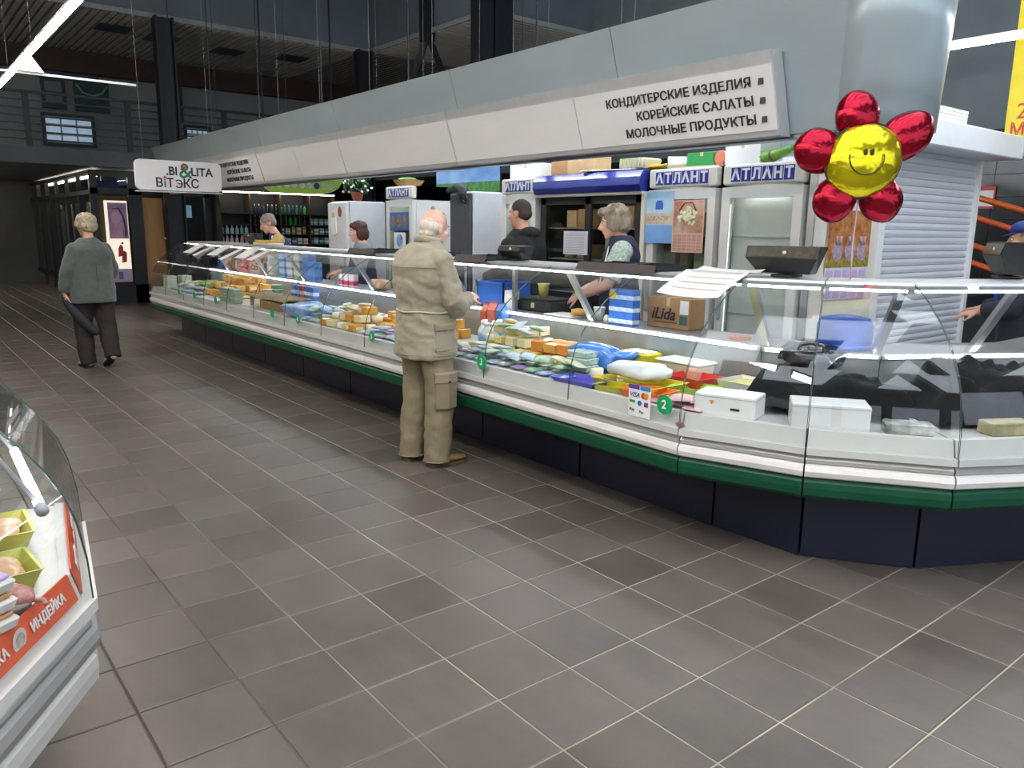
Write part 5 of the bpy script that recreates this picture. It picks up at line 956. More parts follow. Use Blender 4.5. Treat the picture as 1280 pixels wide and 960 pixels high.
# ================================================================ on the canopy ledge
LZ = 1.356
def ledge_tray(y, label, w_=.36, x=3.60, rz=0.):
    t = thing('cash_tray', label, 'tray', (x, y, LZ), rz); obj('front_lip', B().add([(-.06, -w_/2, -.012), (-.06, w_/2, -.012), (-.03, w_/2, .036), (-.03, -w_/2, .036), (-.066, -w_/2, -.012), (-.066, w_/2, -.012), (-.036, w_/2, .036), (-.036, -w_/2, .036)], [(0, 1, 2, 3), (7, 6, 5, 4), (0, 4, 5, 1), (3, 2, 6, 7), (0, 3, 7, 4), (1, 5, 6, 2)]), mat('#6b6361', .35, .6), t)
    obj('pan', B().box(-.03, .28, -w_/2, w_/2, .002, .01).box(-.03, .28, -w_/2, -w_/2+.008, .01, .03).box(-.03, .28, w_/2-.008, w_/2, .01, .03).box(.272, .28, -w_/2, w_/2, .01, .035), mat('#3f4143', .35, .7), t); return t
ledge_tray(3.60, 'brown-fronted metal tray on the ledge below the central seller', .34); ledge_tray(3.27, 'second brown-fronted metal tray on the ledge, toward the paper sheet', .32)
ledge_tray(4.98, 'brown-fronted metal tray on the ledge below the man in black', .4); ledge_tray(6.75, 'dark metal tray on the ledge below the auburn-haired seller', .5); ledge_tray(5.75, 'dark metal tray on the ledge just left of the old man', .34)
def scale_display(x, y, z, w_, hh, label, rz=0., light=False):
    t = thing('scale_display', label, 'display', (x, y, z), rz)
    obj('stand', B().tube([(.05, 0, -.02 if False else 0), (.05, 0, hh*.4)], .02, 10), BLACK, t)
    obj('housing', B().add([(0, -w_*.36, hh*.12), (0, w_*.36, hh*.12), (-.05, w_/2, hh*.62), (-.05, -w_/2, hh*.62), (-.03, w_/2, hh), (-.03, -w_/2, hh), (.09, w_/2, hh), (.09, -w_/2, hh), (.09, w_*.36, hh*.12), (.09, -w_*.36, hh*.12)],
        [(0, 1, 2, 3), (3, 2, 4, 5), (5, 4, 6, 7), (7, 6, 8, 9), (9, 8, 1, 0), (1, 8, 6, 4, 2), (0, 3, 5, 7, 9)]), mat('#1a1b1c', .4), t)
    obj('screen', B().add([(-.0525, w_*.46, hh*.66), (-.0525, -w_*.46, hh*.66), (-.0345, -w_*.46, hh*.96), (-.0345, w_*.46, hh*.96)], [(0, 1, 2, 3)]), mat('#4a463c', .15, var=.3, scale=20), t); obj('lamp', B().ell((-.048, -.02, hh*.8), (.006, .012, .01)), mat('#d8d4b5', .3), t)
    obj('foot', B().rbox(-.02, .12, -.06, .06, 0, .015, .004), BLACK, t)
    return t
scale_display(3.80, 2.42, LZ, .40, .165, 'large black customer display on the ledge in front of the rightmost refrigerator', .15)
scale_display(3.80, 4.75, LZ, .28, .11, 'black customer display on the ledge below the man in black', 0.)
scale_display(3.80, 10.2, LZ, .35, .14, 'dark customer display on the far ledge before the bending seller', 0.)
scale_display(4.95, 1.78, LZ, .30, .2, 'dark scale with a green readout on the ledge at the right edge', -.9)
pp = thing('paper_sheet', 'large curling white price sheet taped over the canopy glass edge', 'paper', (0, 0, 0)); rg = []
for k in range(9):
    d = .36 + .05*k; z = next((z0+(z1-z0)*(d-d0)/(d1-d0) for (d0, z0), (d1, z1) in zip(ARC, ARC[1:]) if d0 <= d <= d1), 1.357) + .008 + (.02 if k == 8 else 0) + .003*(k % 2)
    rg.append([(3.0+d, y, z + (.012 if y in (2.5, 2.92) else 0)) for y in (2.92, 2.8, 2.7, 2.6, 2.5)])
mb = B(); mb.loft(rg, False, False, True); mb.loft([[(x, y, z-.0015) for x, y, z in r] for r in rg], False, False, True); obj('sheet', mb, mat('#ded9d6', .7, var=.04), pp)
for k in range(5):
    d = .42+.06*k; z = next((z0+(z1-z0)*(d-d0)/(d1-d0) for (d0, z0), (d1, z1) in zip(ARC, ARC[1:]) if d0 <= d <= d1), 1.357) + .016
    obj('print_line', B().box(3.0+d, 3.006+d, 2.54, 2.88, z, z+.001), mat('#8f8a8a', .7), pp)
for k, (y, d) in enumerate(((11.3, .42), (10.85, .38), (10.3, .42), (9.75, .36), (9.3, .42), (8.9, .4))):
    z = next(z0+(z1-z0)*(d-d0)/(d1-d0) for (d0, z0), (d1, z1) in zip(ARC, ARC[1:]) if d0 <= d <= d1)
    tag(obj('paper_sheet', B().rbox(-.14, .14, -.12, .12, 0, .003, .001), PAPER, None, (3.0+d, y, z+.003), rot=(0, -math.atan2(.045, .09), .15*(-1)**k)), 'white price sheet on the curved far glass, %s from the far end' % ORD[k], 'paper')
t = thing('wicker_basket', 'shallow tray of yellow biscuits on the far ledge', 'basket', (3.78, 9.6, LZ)); obj('tray', B().rbox(-.1, .1, -.25, .25, 0, .03, .006), CREAM, t); bis = B().rbox(-.03, .03, -.02, .02, 0, .03, .006).mesh('biscuit', mat('#cda24f', .6))
for k in range(20): obj('biscuit', bis, None, t, (-.06+.06*(k % 3), -.2+.065*(k//3), .03), random.uniform(-.6, .6))
# blue cloth-wrapped drum seen through the corner glass
t = thing('blue_drum', 'round blue lid or drum seen through the corner glass on the worktop', 'drum', (0, 0, WZ)); x_, y_ = cpt(13, .45, 1.06); t.location = (x_, y_, WZ); obj('body', B().lathe([(.13, 0), (.15, .01), (.15, .13), (.13, .17), (.05, .185), (.005, .187)], 22), mat('#2c55b0', .45), t); obj('rim', B().lathe([(.152, .0), (.155, .02), (.152, .03)], 22), mat('#3a6ac9', .4), t)
# ================================================================ people
SKIN = mat('#c99880', .55, var=.08, scale=14.); SKIN_P = mat('#d0a08a', .55, var=.08, scale=14.)
def cap_loft(mb, pts, flat=None, n=14):
    """closed rounded limb through (x,y,z,r) points"""
    P = [Vector(p[:3]) for p in pts]; R_ = [p[3] for p in pts]
    t0 = (P[1]-P[0]).normalized(); t1 = (P[-1]-P[-2]).normalized()
    pp = [P[0]-t0*R_[0]*.9, P[0]-t0*R_[0]*.6] + P + [P[-1]+t1*R_[-1]*.6, P[-1]+t1*R_[-1]*.9]
    rr = [R_[0]*.42, R_[0]*.8] + R_ + [R_[-1]*.8, R_[-1]*.42]
    mb.tube(pp, rr, n); return mb
def flat_loft(mb, pts, n=14):
    """limb with flat ends"""
    mb.tube([p[:3] for p in pts], [p[3] for p in pts], n); return mb
def torso(mb, rings, n=28):
    rg = []
    for z, cx, cy, rx, ry in rings:
        rg.append([(cx + math.copysign(abs(math.cos(a))**.85, math.cos(a))*rx, cy + math.copysign(abs(math.sin(a))**.85, math.sin(a))*ry, z) for a in [2*PI*i/n for i in range(n)]])
    mb.loft(rg, smooth=True); return mb
def blob(name, mb, voxel, mt, parent, smooth=6, wrinkle=None, fac=.5):
    me = mb.mesh(name + '_src', []); o = bpy.data.objects.new(name + '_src', me); COL.objects.link(o)
    r = o.modifiers.new('r', 'REMESH'); r.mode = 'VOXEL'; r.voxel_size = voxel
    s = o.modifiers.new('s', 'SMOOTH'); s.iterations = smooth; s.factor = fac
    dg = bpy.context.evaluated_depsgraph_get(); out = bpy.data.meshes.new_from_object(o.evaluated_get(dg)); out.name = name
    bpy.data.objects.remove(o); bpy.data.meshes.remove(me)
    if wrinkle:
        amp, sx_, sy_, sz_, sd = wrinkle; nn = [v.normal.copy() for v in out.vertices]
        for v, n_ in zip(out.vertices, nn):
            c = v.co; q = noise.noise(Vector((c.x*sx_+sd, c.y*sy_, c.z*sz_ + .5*math.sin(c.x*9+c.y*7))))
            q2 = noise.noise(Vector((c.x*sx_*2.3, c.y*sy_*2.3+sd, c.z*sz_*2.1)))
            v.co = c + n_*(amp*(q - .3*abs(q)) + amp*.45*q2)
    out.materials.clear(); out.materials.append(mt)
    out.polygons.foreach_set('use_smooth', [True]*len(out.polygons))
    return obj(name, out, None, parent)
def head_prims(mb, c, yaw=0., pitch=0., tilt=0., s=.92, neck_to=None):
    st = len(mb.v)
    mb.ell((0, -.012, .03), (.076, .098, .094), 20, 14); mb.ell((0, .028, -.04), (.060, .068, .088), 18, 12); mb.ell((0, .066, -.105), (.030, .026, .026), 12, 8)
    mb.tube([(0, .088, .012), (0, .102, -.012), (0, .116, -.034), (0, .102, -.046)], [.009, .012, .016, .012], 10)
    mb.ell((.013, .098, -.038), (.010, .014, .009), 8, 6); mb.ell((-.013, .098, -.038), (.010, .014, .009), 8, 6)
    mb.ell((0, .092, -.066), (.023, .010, .006), 10, 6); mb.ell((0, .089, -.077), (.021, .011, .007), 10, 6)
    mb.ell((0, .080, .020), (.052, .014, .012), 12, 8)
    for q in (-1, 1):
        mb.ell((q*.077, -.012, -.012), (.010, .022, .033), 10, 8); mb.ell((q*.081, -.018, -.002), (.007, .018, .022), 8, 6); mb.ell((q*.045, .062, -.03), (.022, .022, .02), 10, 6)
    M_ = Matrix.Translation(c) @ Matrix.Rotation(yaw, 4, 'Z') @ Matrix.Rotation(pitch, 4, 'X') @ Matrix.Rotation(tilt, 4, 'Y') @ Matrix.Scale(s, 4)
    mb.xf(M_, st)
    if neck_to: cap_loft(mb, [(*(M_ @ Vector((0, -.02, -.06))), .052), (*(M_ @ Vector((0, -.025, -.11))), .054), (*neck_to, .062)])
    return M_
def hand_prims(mb, wrist, d, nrm, side, curl=.5, s=1.):
    """palm and five fingers; d = pointing direction, nrm = back of the hand, side=+1 thumb towards d x nrm"""
    d = Vector(d).normalized(); nrm = Vector(nrm); nrm = (nrm - d*nrm.dot(d)).normalized(); lat = d.cross(nrm)*side; w_ = Vector(wrist)
    for k, o_ in enumerate((-.027, -.009, .009, .027)):
        b_ = w_ + lat*o_*.75 + d*.005; kn = w_ + lat*o_ + d*.082*s
        cap_loft(mb, [(*b_, .015), (*((b_+kn)/2 - nrm*.002), .0155), (*kn, .012)], n=8)
        L_ = (.062, .075, .082, .072)[k]*s; p = kn; a = curl*.35; pts = [(*p, .0095)]
        for q, f_ in enumerate((.45, .32, .23)):
            dirv = d*math.cos(a) - nrm*math.sin(a) + lat*(o_*.9); p = p + dirv.normalized()*L_*f_; pts.append((*p, .0088 - .0007*q)); a += curl*.75
        cap_loft(mb, pts, n=8)
    b_ = w_ + lat*.026 + d*.02; p1 = b_ + (lat*.75 + d*.6 - nrm*.25).normalized()*.042*s; p2 = p1 + (lat*.25 + d*.85 - nrm*.35).normalized()*.032*s; p3 = p2 + (d*.85 - nrm*.5 - lat*.1).normalized()*.024*s
    cap_loft(mb, [(*b_, .016), (*p1, .013), (*p2, .0105), (*p3, .009)], n=8)
def shoe(parent, foot, ang, L_, mt, sole, label=None, pitch=0.):
    mb = B(); mb.smooth = True; rg = []
    for y, w_, hh in ((-.30, .025, .05), (-.27, .034, .075), (-.15, .036, .085), (.05, .038, .07), (.3, .047, .05), (.5, .045, .042), (.64, .03, .036), (.69, .012, .03)):
        rg.append([(w_*math.cos(a), y*L_, .018 + max(0, hh*(.5+.5*math.sin(a)))) for a in [2*PI*i/14 for i in range(14)]])
    M_ = Matrix.Translation(foot) @ Matrix.Rotation(ang, 4, 'Z') @ Matrix.Translation((0, .65*L_*(1 if pitch else 0), 0)) @ Matrix.Rotation(-pitch, 4, 'X') @ Matrix.Translation((0, -.65*L_*(1 if pitch else 0), 0))
    so = B(); so.loft([[(x*1.06, y, 0.), (x*1.06, y, .02), (-x*1.06, y, .02), (-x*1.06, y, 0.)] for x, y in ((.022, -.30*L_), (.037, -.27*L_), (.035, 0), (.048, .33*L_), (.044, .55*L_), (.02, .70*L_))])
    o = obj('shoe', mb.loft(rg).xf(M_), mt, parent); obj('sole', so.xf(M_), sole, o); return o
def hair(parent, M_, parts, mt, voxel=.007, wr=(.006, 60, 60, 18, 2), name='hair'):
    mb = B()
    for c, r in parts: mb.ell(c, r, 18, 12)
    mb.xf(M_); return blob(name, mb, voxel, mt, parent, 3, wr)
def eyes(parent, M_):
    for q in (-1, 1):
        e = obj('eye', B().ell((q*.030, .079, .0), (.011, .008, .006), 10, 6).xf(M_), mat('#e4ddd6', .3), parent); obj('iris', B().ell((q*.030, .0865, .0), (.005, .003, .005), 8, 6).xf(M_), mat('#3a2c22', .3), e)
        obj('eyebrow', B().tube([(q*.014, .091, .022), (q*.03, .089, .027), (q*.046, .080, .022)], .004, 6).xf(M_), mat('#6d625a', .8), parent)
def person(label, loc, face_deg, z=0.):
    return thing('person', label, 'person', (loc[0], loc[1], z), math.radians(face_deg - 90))
def arm(mb, sh, el, wr, r=(.050, .044, .040, .034, .027)):
    a, b, c = Vector(sh), Vector(el), Vector(wr)
    cap_loft(mb, [(*a, r[0]), (*a.lerp(b, .5), r[1]), (*b, r[2]), (*b.lerp(c, .35), r[2]*.98), (*b.lerp(c, .75), r[3]), (*c, r[4])])
def sleeve(mb, sh, el, wr, r0, r1, r2, cut=1.0):
    a, b, c = Vector(sh), Vector(el), Vector(wr); e = b.lerp(c, cut)
    mb.ell(tuple(a), r0*1.04, 14, 10); flat_loft(mb, [(*a, r0), (*a.lerp(b, .5), (r0+r1)/2*.98), (*a.lerp(b, .9), r1), (*b.lerp(c, .06), r1*1.02), (*b.lerp(e, .5), (r1+r2)/2), (*e, r2)])
def leg(mb, hip, knee, ank, r=(.085, .072, .052, .055, .038)):
    a, b, c = Vector(hip), Vector(knee), Vector(ank)
    cap_loft(mb, [(*a, r[0]), (*a.lerp(b, .55), r[1]), (*b, r[2]), (*b.lerp(c, .35), r[3]), (*c, r[4])])
def trouser(mb, hip, knee, hem, r0, r1, r2):
    a, b, c = Vector(hip), Vector(knee), Vector(hem)
    flat_loft(mb, [(a.x, a.y, a.z, r0), (*a.lerp(b, .5), (r0+r1)/2), (*b, r1), (*b.lerp(c, .5), (r1+r2)/2), (*c, r2)], 18)

# ---- old man in the beige jacket, facing the counter
BEIGE = mat('#938a76', .85, var=.10, scale=7., bump=.25, bscale=120., sheen=.2); BEIGE_D = mat('#8c8068', .85, var=.08); KHAKI = mat('#83775e', .85, var=.10, scale=7., bump=.25, bscale=120.)
p = person('elderly man in a beige jacket and khaki cargo trousers standing at the counter', (2.80, 4.44), 6)
shR, elR, wrR = (.180, -.01, 1.385), (.268, .05, 1.09), (.175, .225, 1.135); shL, elL, wrL = (-.180, -.01, 1.385), (-.265, .08, 1.08), (-.10, .225, 1.09)
hipR, knR, anR = (.10, .0, .90), (.115, .035, .50), (.115, .0, .085); hipL, knL, anL = (-.10, .0, .90), (-.115, .02, .50), (-.115, -.03, .085)
mb = B(); torso(mb, [(.82, 0, 0, .15, .11), (.95, 0, .01, .175, .13), (1.1, 0, .02, .175, .14), (1.25, 0, -.005, .17, .12), (1.36, 0, -.015, .14, .09), (1.44, 0, 0, .07, .06)])
MH = head_prims(mb, (0, .095, 1.592), 0, -.16, 0, .97, (0, .01, 1.45))
for s_, e_, w_ in ((shR, elR, wrR), (shL, elL, wrL)): arm(mb, s_, e_, w_)
hand_prims(mb, wrR, (-.25, .85, .15), (.5, 0, .85), 1, .9); hand_prims(mb, wrL, (.35, .9, .0), (-.4, 0, .9), -1, .8)
for a_, b_, c_ in ((hipR, knR, anR), (hipL, knL, anL)): leg(mb, a_, b_, c_)
body = blob('body', mb, .0075, mat('#cf9f8a', .5, var=.12, scale=9., hex2='#dcb29f'), p, 4)
jk = B(); torso(jk, [(.745, 0, .005, .222, .182), (.78, 0, .005, .226, .186), (.92, 0, .01, .222, .185), (1.04, 0, .01, .205, .172), (1.10, 0, .01, .208, .172), (1.24, 0, -.015, .228, .170), (1.36, 0, -.03, .224, .152), (1.42, 0, -.02, .198, .13), (1.468, 0, .0, .145, .11), (1.50, 0, .025, .098, .09), (1.515, 0, .03, .088, .082)])
for s_, e_, w_ in ((shR, elR, wrR), (shL, elL, wrL)): sleeve(jk, s_, e_, w_, .078, .076, .058, .93)
jacket = blob('jacket', jk, .0085, BEIGE, p, 5, (.011, 9, 9, 15, 4))
obj('collar', B().loft([[(.082*math.cos(a)*k_, .036+.078*math.sin(a)*k_ + dy, z + (.018 if math.sin(a) < 0 else 0)*(-math.sin(a))) for a in [2*PI*i/20 for i in range(20)]] for z, k_, dy in ((1.49, 1.24, .0), (1.515, 1.15, .0), (1.53, 1.08, .004), (1.52, .99, .004), (1.49, .95, 0))], smooth=True), BEIGE, jacket)
def belt(z, rx, ry, cy, a0, a1, r, n=24, dz=0): return B().tube([(math.cos(a)*rx, cy+math.sin(a)*ry, z+dz*math.sin(5*a)) for a in [a0+(a1-a0)*i/n for i in range(n+1)]], r, 6)
obj('waist_cord', belt(1.055, .214, .181, .01, PI*.75, PI*2.35, .006, dz=.004), mat('#b3a78e', .8), jacket)
obj('yoke_seam', belt(1.345, .230, .178, -.03, PI*1.08, PI*1.92, .0035), BEIGE_D, jacket); obj('hem_seam', belt(.775, .231, .191, .005, 0, 2*PI, .003, 36), BEIGE_D, jacket)
def patch(cx, cy, ang, rad, z0, z1, half, th, mt, parent, name):
    mb = B(); rg = []
    for z in (z0, z0+.01, (z0+z1)/2, z1-.01, z1):
        e = .6 if z in (z0, z1) else 1
        rg.append([(cx+math.cos(ang+da)*(rad+o_*e), cy+math.sin(ang+da)*(rad+o_*e), z) for da, o_ in ((-half, 0), (-half*.93, th), (0, th*1.15), (half*.93, th), (half, 0), (half, -.03), (-half, -.03))])
    return obj(name, mb.loft(rg), mt, parent)
pk = patch(0, .005, -.05, .218, .80, .95, .34, .014, BEIGE, jacket, 'pocket'); patch(0, .005, -.05, .222, .935, .985, .36, .018, BEIGE_D, pk, 'pocket_flap')
tr = B(); torso(tr, [(.80, 0, 0, .165, .125), (.86, 0, .0, .19, .14), (.95, 0, .01, .19, .15), (1.0, 0, .01, .18, .14)])
for a_, b_, c_ in ((hipR, knR, (.118, -.0, .035)), (hipL, knL, (-.118, -.03, .03))): trouser(tr, a_, b_, c_, .118, .102, .090)
trs = blob('trousers', tr, .0085, KHAKI, p, 4, (.012, 8, 8, 10, 7))
pk = patch(.112, .025, -.12, .108, .41, .62, .75, .018, KHAKI, trs, 'cargo_pocket'); patch(.112, .025, -.12, .112, .585, .66, .78, .02, BEIGE_D, pk, 'pocket_flap'); obj('button', B().tube([(.243, .01, .60), (.250, .01, .60)], .008, 8, False), DARK, pk)
for sx_ in (.118, -.118): obj('hem', B().tube([(sx_+math.cos(a)*.091, (-.0 if sx_ > 0 else -.03)+math.sin(a)*.091, .045) for a in [2*PI*i/20 for i in range(21)]], .004, 6), BEIGE_D, trs)
TAN = mat('#8a6a42', .6, var=.1)
shoe(p, (.125, .03, .001), -.15, .285, TAN, mat('#5a4530', .8)); shoe(p, (-.12, -.01, .001), .1, .285, TAN, mat('#5a4530', .8))
hair(p, MH, [((0, -.036, .0), (.082, .086, .066)), ((0, -.06, -.045), (.064, .052, .045)), ((0, -.065, .035), (.062, .044, .045))], mat('#c9bcab', .85, var=.15, scale=40), .006, (.003, 70, 70, 20, 3))
eyes(p, MH)

# ---- woman in the grey jacket walking away
WOOL = mat('#4f5550', .9, var=.12, scale=30., bump=.4, bscale=150., sheen=.3); WINE = mat('#2c211f', .85, var=.15, scale=8.)
p = person('elderly woman in a grey wool jacket and dark trousers walking away', (1.80, 9.72), 100)
shR, elR, wrR = (.165, -.01, 1.31), (.245, .03, 1.07), (.20, .17, .95); shL, elL, wrL = (-.165, -.01, 1.31), (-.25, -.02, 1.08), (-.28, .03, .84)
hipR, knR, anR = (.095, 0, .88), (.11, -.02, .48), (.10, -.17, .13); hipL, knL, anL = (-.095, 0, .88), (-.10, .10, .48), (-.09, .06, .08)
mb = B(); torso(mb, [(.80, 0, 0, .15, .11), (.95, 0, 0, .18, .13), (1.1, 0, .01, .165, .12), (1.25, 0, .0, .16, .11), (1.35, 0, -.01, .12, .08), (1.42, 0, 0, .07, .06)])
MH = head_prims(mb, (0, .05, 1.575), .35, -.10, 0, .92, (0, -.01, 1.40))
for s_, e_, w_ in ((shR, elR, wrR), (shL, elL, wrL)): arm(mb, s_, e_, w_)
hand_prims(mb, wrR, (-.2, .6, -.6), (.8, .3, 0), 1, .8); hand_prims(mb, wrL, (.05, .1, -1), (-1, 0, 0), -1, 1.1)
for a_, b_, c_ in ((hipR, knR, anR), (hipL, knL, anL)): leg(mb, a_, b_, c_)
blob('body', mb, .0085, SKIN, p, 4)
jk = B(); torso(jk, [(.735, 0, -.005, .235, .175), (.80, 0, -.005, .236, .178), (.95, 0, 0, .23, .17), (1.1, 0, .0, .22, .16), (1.24, 0, -.01, .215, .155), (1.31, 0, -.02, .205, .14), (1.36, 0, -.015, .17, .115), (1.405, 0, -.005, .12, .095), (1.44, 0, .01, .08, .075)])
for s_, e_, w_ in ((shR, elR, wrR), (shL, elL, wrL)): sleeve(jk, s_, e_, w_, .076, .073, .062, .92)
jacket = blob('jacket', jk, .009, WOOL, p, 5, (.009, 6, 6, 9, 2))
obj('back_seam', B().tube([(0, -.166, .75), (0, -.168, 1.0), (0, -.158, 1.2), (0, -.12, 1.38)], .003, 5), mat('#3f4440', .9), jacket)
tr = B(); torso(tr, [(.78, 0, 0, .165, .12), (.85, 0, 0, .19, .14), (.95, 0, 0, .19, .14)])
trouser(tr, hipR, knR, (.10, -.15, .12), .118, .10, .085); trouser(tr, hipL, knL, (-.09, .05, .04), .118, .10, .085); blob('trousers', tr, .009, WINE, p, 4, (.010, 8, 8, 8, 5))
PALE = mat('#b9b2a2', .6); shoe(p, (.10, -.14, .001), .05, .25, PALE, DARK, pitch=.6); shoe(p, (-.09, .09, .001), .05, .25, PALE, DARK)
hair(p, MH, [((0, -.03, .05), (.108, .122, .095)), ((.0, -.065, -.015), (.102, .088, .085)), ((.07, .01, .01), (.040, .06, .06)), ((-.07, .01, .01), (.040, .06, .06))], mat('#a08d72', .8, var=.25, scale=30., hex2='#c2b39a'), .007, (.010, 45, 45, 30, 5)); eyes(p, MH)
um = thing('folded_umbrella', 'dark folded umbrella bag carried in the walking woman\'s left hand'.replace("'", ''), 'umbrella', (1.53, 9.72, 0)); um['label'] = 'dark folded umbrella in the left hand of the walking woman'
mb = B(); mb.smooth = True; mb.tube([(-.02, 0, .80), (.02, -.01, .74), (.09, -.03, .62), (.17, -.05, .50), (.24, -.07, .41), (.27, -.08, .38)], [.035, .05, .062, .056, .042, .02], 10); obj('folded_cloth', mb, mat('#23262e', .7, bump=.3, bscale=30), um); obj('strap', B().tube([(-.02, 0, .80), (-.03, .0, .85), (.0, .0, .86), (.01, 0, .80)], .008, 6), DARK, um)

# ---- central seller: navy vest, mint print sleeves
NAVYV = mat('#20243f', .8, var=.1); MINT = mat('#8fa89c', .8, var=.25, scale=55., hex2='#c5d2c8')
p = person('seller with grey bobbed hair, navy vest and mint printed sleeves behind the counter', (4.49, 4.27), 134, .1)
shR, elR, wrR = (.165, .0, 1.335), (.21, .10, 1.09), (.08, .30, 1.02); shL, elL, wrL = (-.165, .0, 1.335), (-.22, .10, 1.09), (-.08, .32, .99)
hipR, knR, anR = (.09, 0, .88), (.10, 0, .48), (.10, 0, .08); hipL, knL, anL = (-.09, 0, .88), (-.10, 0, .48), (-.10, 0, .08)
mb = B(); torso(mb, [(.80, 0, 0, .15, .11), (.95, 0, 0, .18, .13), (1.1, 0, .02, .165, .13), (1.25, 0, .01, .15, .11), (1.34, 0, 0, .12, .08), (1.40, 0, 0, .07, .06)])
MH = head_prims(mb, (0, .075, 1.56), .1, -.22, 0, .97, (0, .01, 1.42))
for s_, e_, w_ in ((shR, elR, wrR), (shL, elL, wrL)): arm(mb, s_, e_, w_, (.055, .05, .046, .038, .028))
hand_prims(mb, wrR, (-.2, .8, -.5), (.3, .3, .9), 1, .9); hand_prims(mb, wrL, (.2, .85, -.5), (-.3, .3, .9), -1, .9)
for a_, b_, c_ in ((hipR, knR, anR), (hipL, knL, anL)): leg(mb, a_, b_, c_)
blob('body', mb, .0075, SKIN_P, p, 4)
jk = B(); torso(jk, [(.5, 0, 0, .22, .17), (.8, 0, 0, .215, .165), (.98, 0, .01, .20, .16), (1.15, 0, .02, .19, .155), (1.30, 0, .0, .195, .145), (1.38, 0, -.005, .17, .12), (1.43, 0, .0, .12, .095), (1.455, 0, .01, .085, .08)]); vest = blob('vest', jk, .008, NAVYV, p, 5, (.007, 8, 8, 10, 3))
sv = B(); sleeve(sv, shR, elR, wrR, .082, .080, .078, .02); sleeve(sv, shL, elL, wrL, .082, .080, .078, .02)
for s_ in (-1, 1):
    q = B(); a, b, c = (shR, elR, wrR) if s_ > 0 else (shL, elL, wrL); a, b = Vector(a), Vector(b); q.ell(tuple(a), .084, 16, 10); flat_loft(q, [(*a, .082), (*a.lerp(b, .5), .083), (*a.lerp(b, .86), .082)]); blob('short_sleeve', q, .008, MINT, p, 3, (.005, 12, 12, 12, s_+3))
obj('piping', B().tube([(-.11, .10, 1.37), (-.15, .12, 1.28), (-.16, .15, 1.15), (-.15, .175, 1.0)], .006, 6), WHITE, vest)
tr = B(); torso(tr, [(.75, 0, 0, .165, .12), (.9, 0, 0, .18, .13)]); trouser(tr, hipR, knR, (.10, 0, .05), .105, .085, .075); trouser(tr, hipL, knL, (-.10, 0, .05), .105, .085, .075); blob('trousers', tr, .012, mat('#22242e', .85), p, 3)
shoe(p, (.10, .03, .001), 0, .25, BLACK, DARK); shoe(p, (-.10, .03, .001), 0, .25, BLACK, DARK)
hair(p, MH, [((0, -.03, .05), (.098, .110, .088)), ((0, -.065, -.02), (.100, .085, .095)), ((.075, -.005, -.01), (.032, .07, .075)), ((-.075, -.005, -.01), (.032, .07, .075)), ((0, .06, .085), (.07, .05, .035))], mat('#7d7060', .75, var=.3, scale=22., hex2='#a99c88', stretch=(1, 1, .35)), .007, (.012, 38, 38, 16, 8)); eyes(p, MH)

# ---- seller in the black hooded top
HOOD = mat('#131416', .85, var=.15)
p = person('man in a black hooded top turned away behind the counter', (4.66, 5.68), 98, .1); p.scale = (1.06,)*3
shR, elR, wrR = (.18, 0, 1.265), (.25, .05, 1.02), (.2, .26, .98); shL, elL, wrL = (-.18, 0, 1.265), (-.25, .05, 1.02), (-.2, .26, .98)
hipR, knR, anR = (.09, 0, .88), (.10, 0, .48), (.10, 0, .08); hipL, knL, anL = (-.09, 0, .88), (-.10, 0, .48), (-.10, 0, .08)
mb = B(); torso(mb, [(.80, 0, 0, .15, .11), (.95, 0, 0, .17, .12), (1.1, 0, .01, .175, .13), (1.25, 0, .0, .16, .11), (1.34, 0, 0, .12, .08), (1.40, 0, 0, .07, .06)])
MH = head_prims(mb, (0, .05, 1.54), .15, -.05, 0, .95, (0, 0, 1.38))
for s_, e_, w_ in ((shR, elR, wrR), (shL, elL, wrL)): arm(mb, s_, e_, w_)
hand_prims(mb, wrR, (-.1, .9, -.2), (.3, 0, .9), 1, .7); hand_prims(mb, wrL, (.1, .9, -.2), (-.3, 0, .9), -1, .7)
for a_, b_, c_ in ((hipR, knR, anR), (hipL, knL, anL)): leg(mb, a_, b_, c_)
blob('body', mb, .008, SKIN, p, 4)
jk = B(); torso(jk, [(.78, 0, 0, .21, .16), (.95, 0, 0, .21, .16), (1.15, 0, 0, .225, .165), (1.25, 0, -.01, .22, .155), (1.32, 0, -.01, .185, .135), (1.37, 0, -.005, .14, .11), (1.41, 0, .0, .095, .09)]); jk.ell((0, -.075, 1.37), (.13, .07, .06), 16, 10)
for s_, e_, w_ in ((shR, elR, wrR), (shL, elL, wrL)): sleeve(jk, s_, e_, w_, .076, .074, .055, .92)
blob('hooded_top', jk, .009, HOOD, p, 5, (.008, 9, 9, 10, 6))
tr = B(); torso(tr, [(.75, 0, 0, .165, .12), (.9, 0, 0, .18, .13)]); trouser(tr, hipR, knR, (.10, 0, .05), .105, .085, .075); trouser(tr, hipL, knL, (-.10, 0, .05), .105, .085, .075); blob('trousers', tr, .012, mat('#23262e', .85), p, 3)
shoe(p, (.10, .03, .001), 0, .26, BLACK, DARK); shoe(p, (-.10, .03, .001), 0, .26, BLACK, DARK)
hair(p, MH, [((0, -.022, .04), (.081, .101, .090)), ((0, -.06, -.005), (.078, .062, .06))], mat('#3f3732', .85, var=.2, scale=60), .006, (.002, 90, 90, 60, 4)); eyes(p, MH)

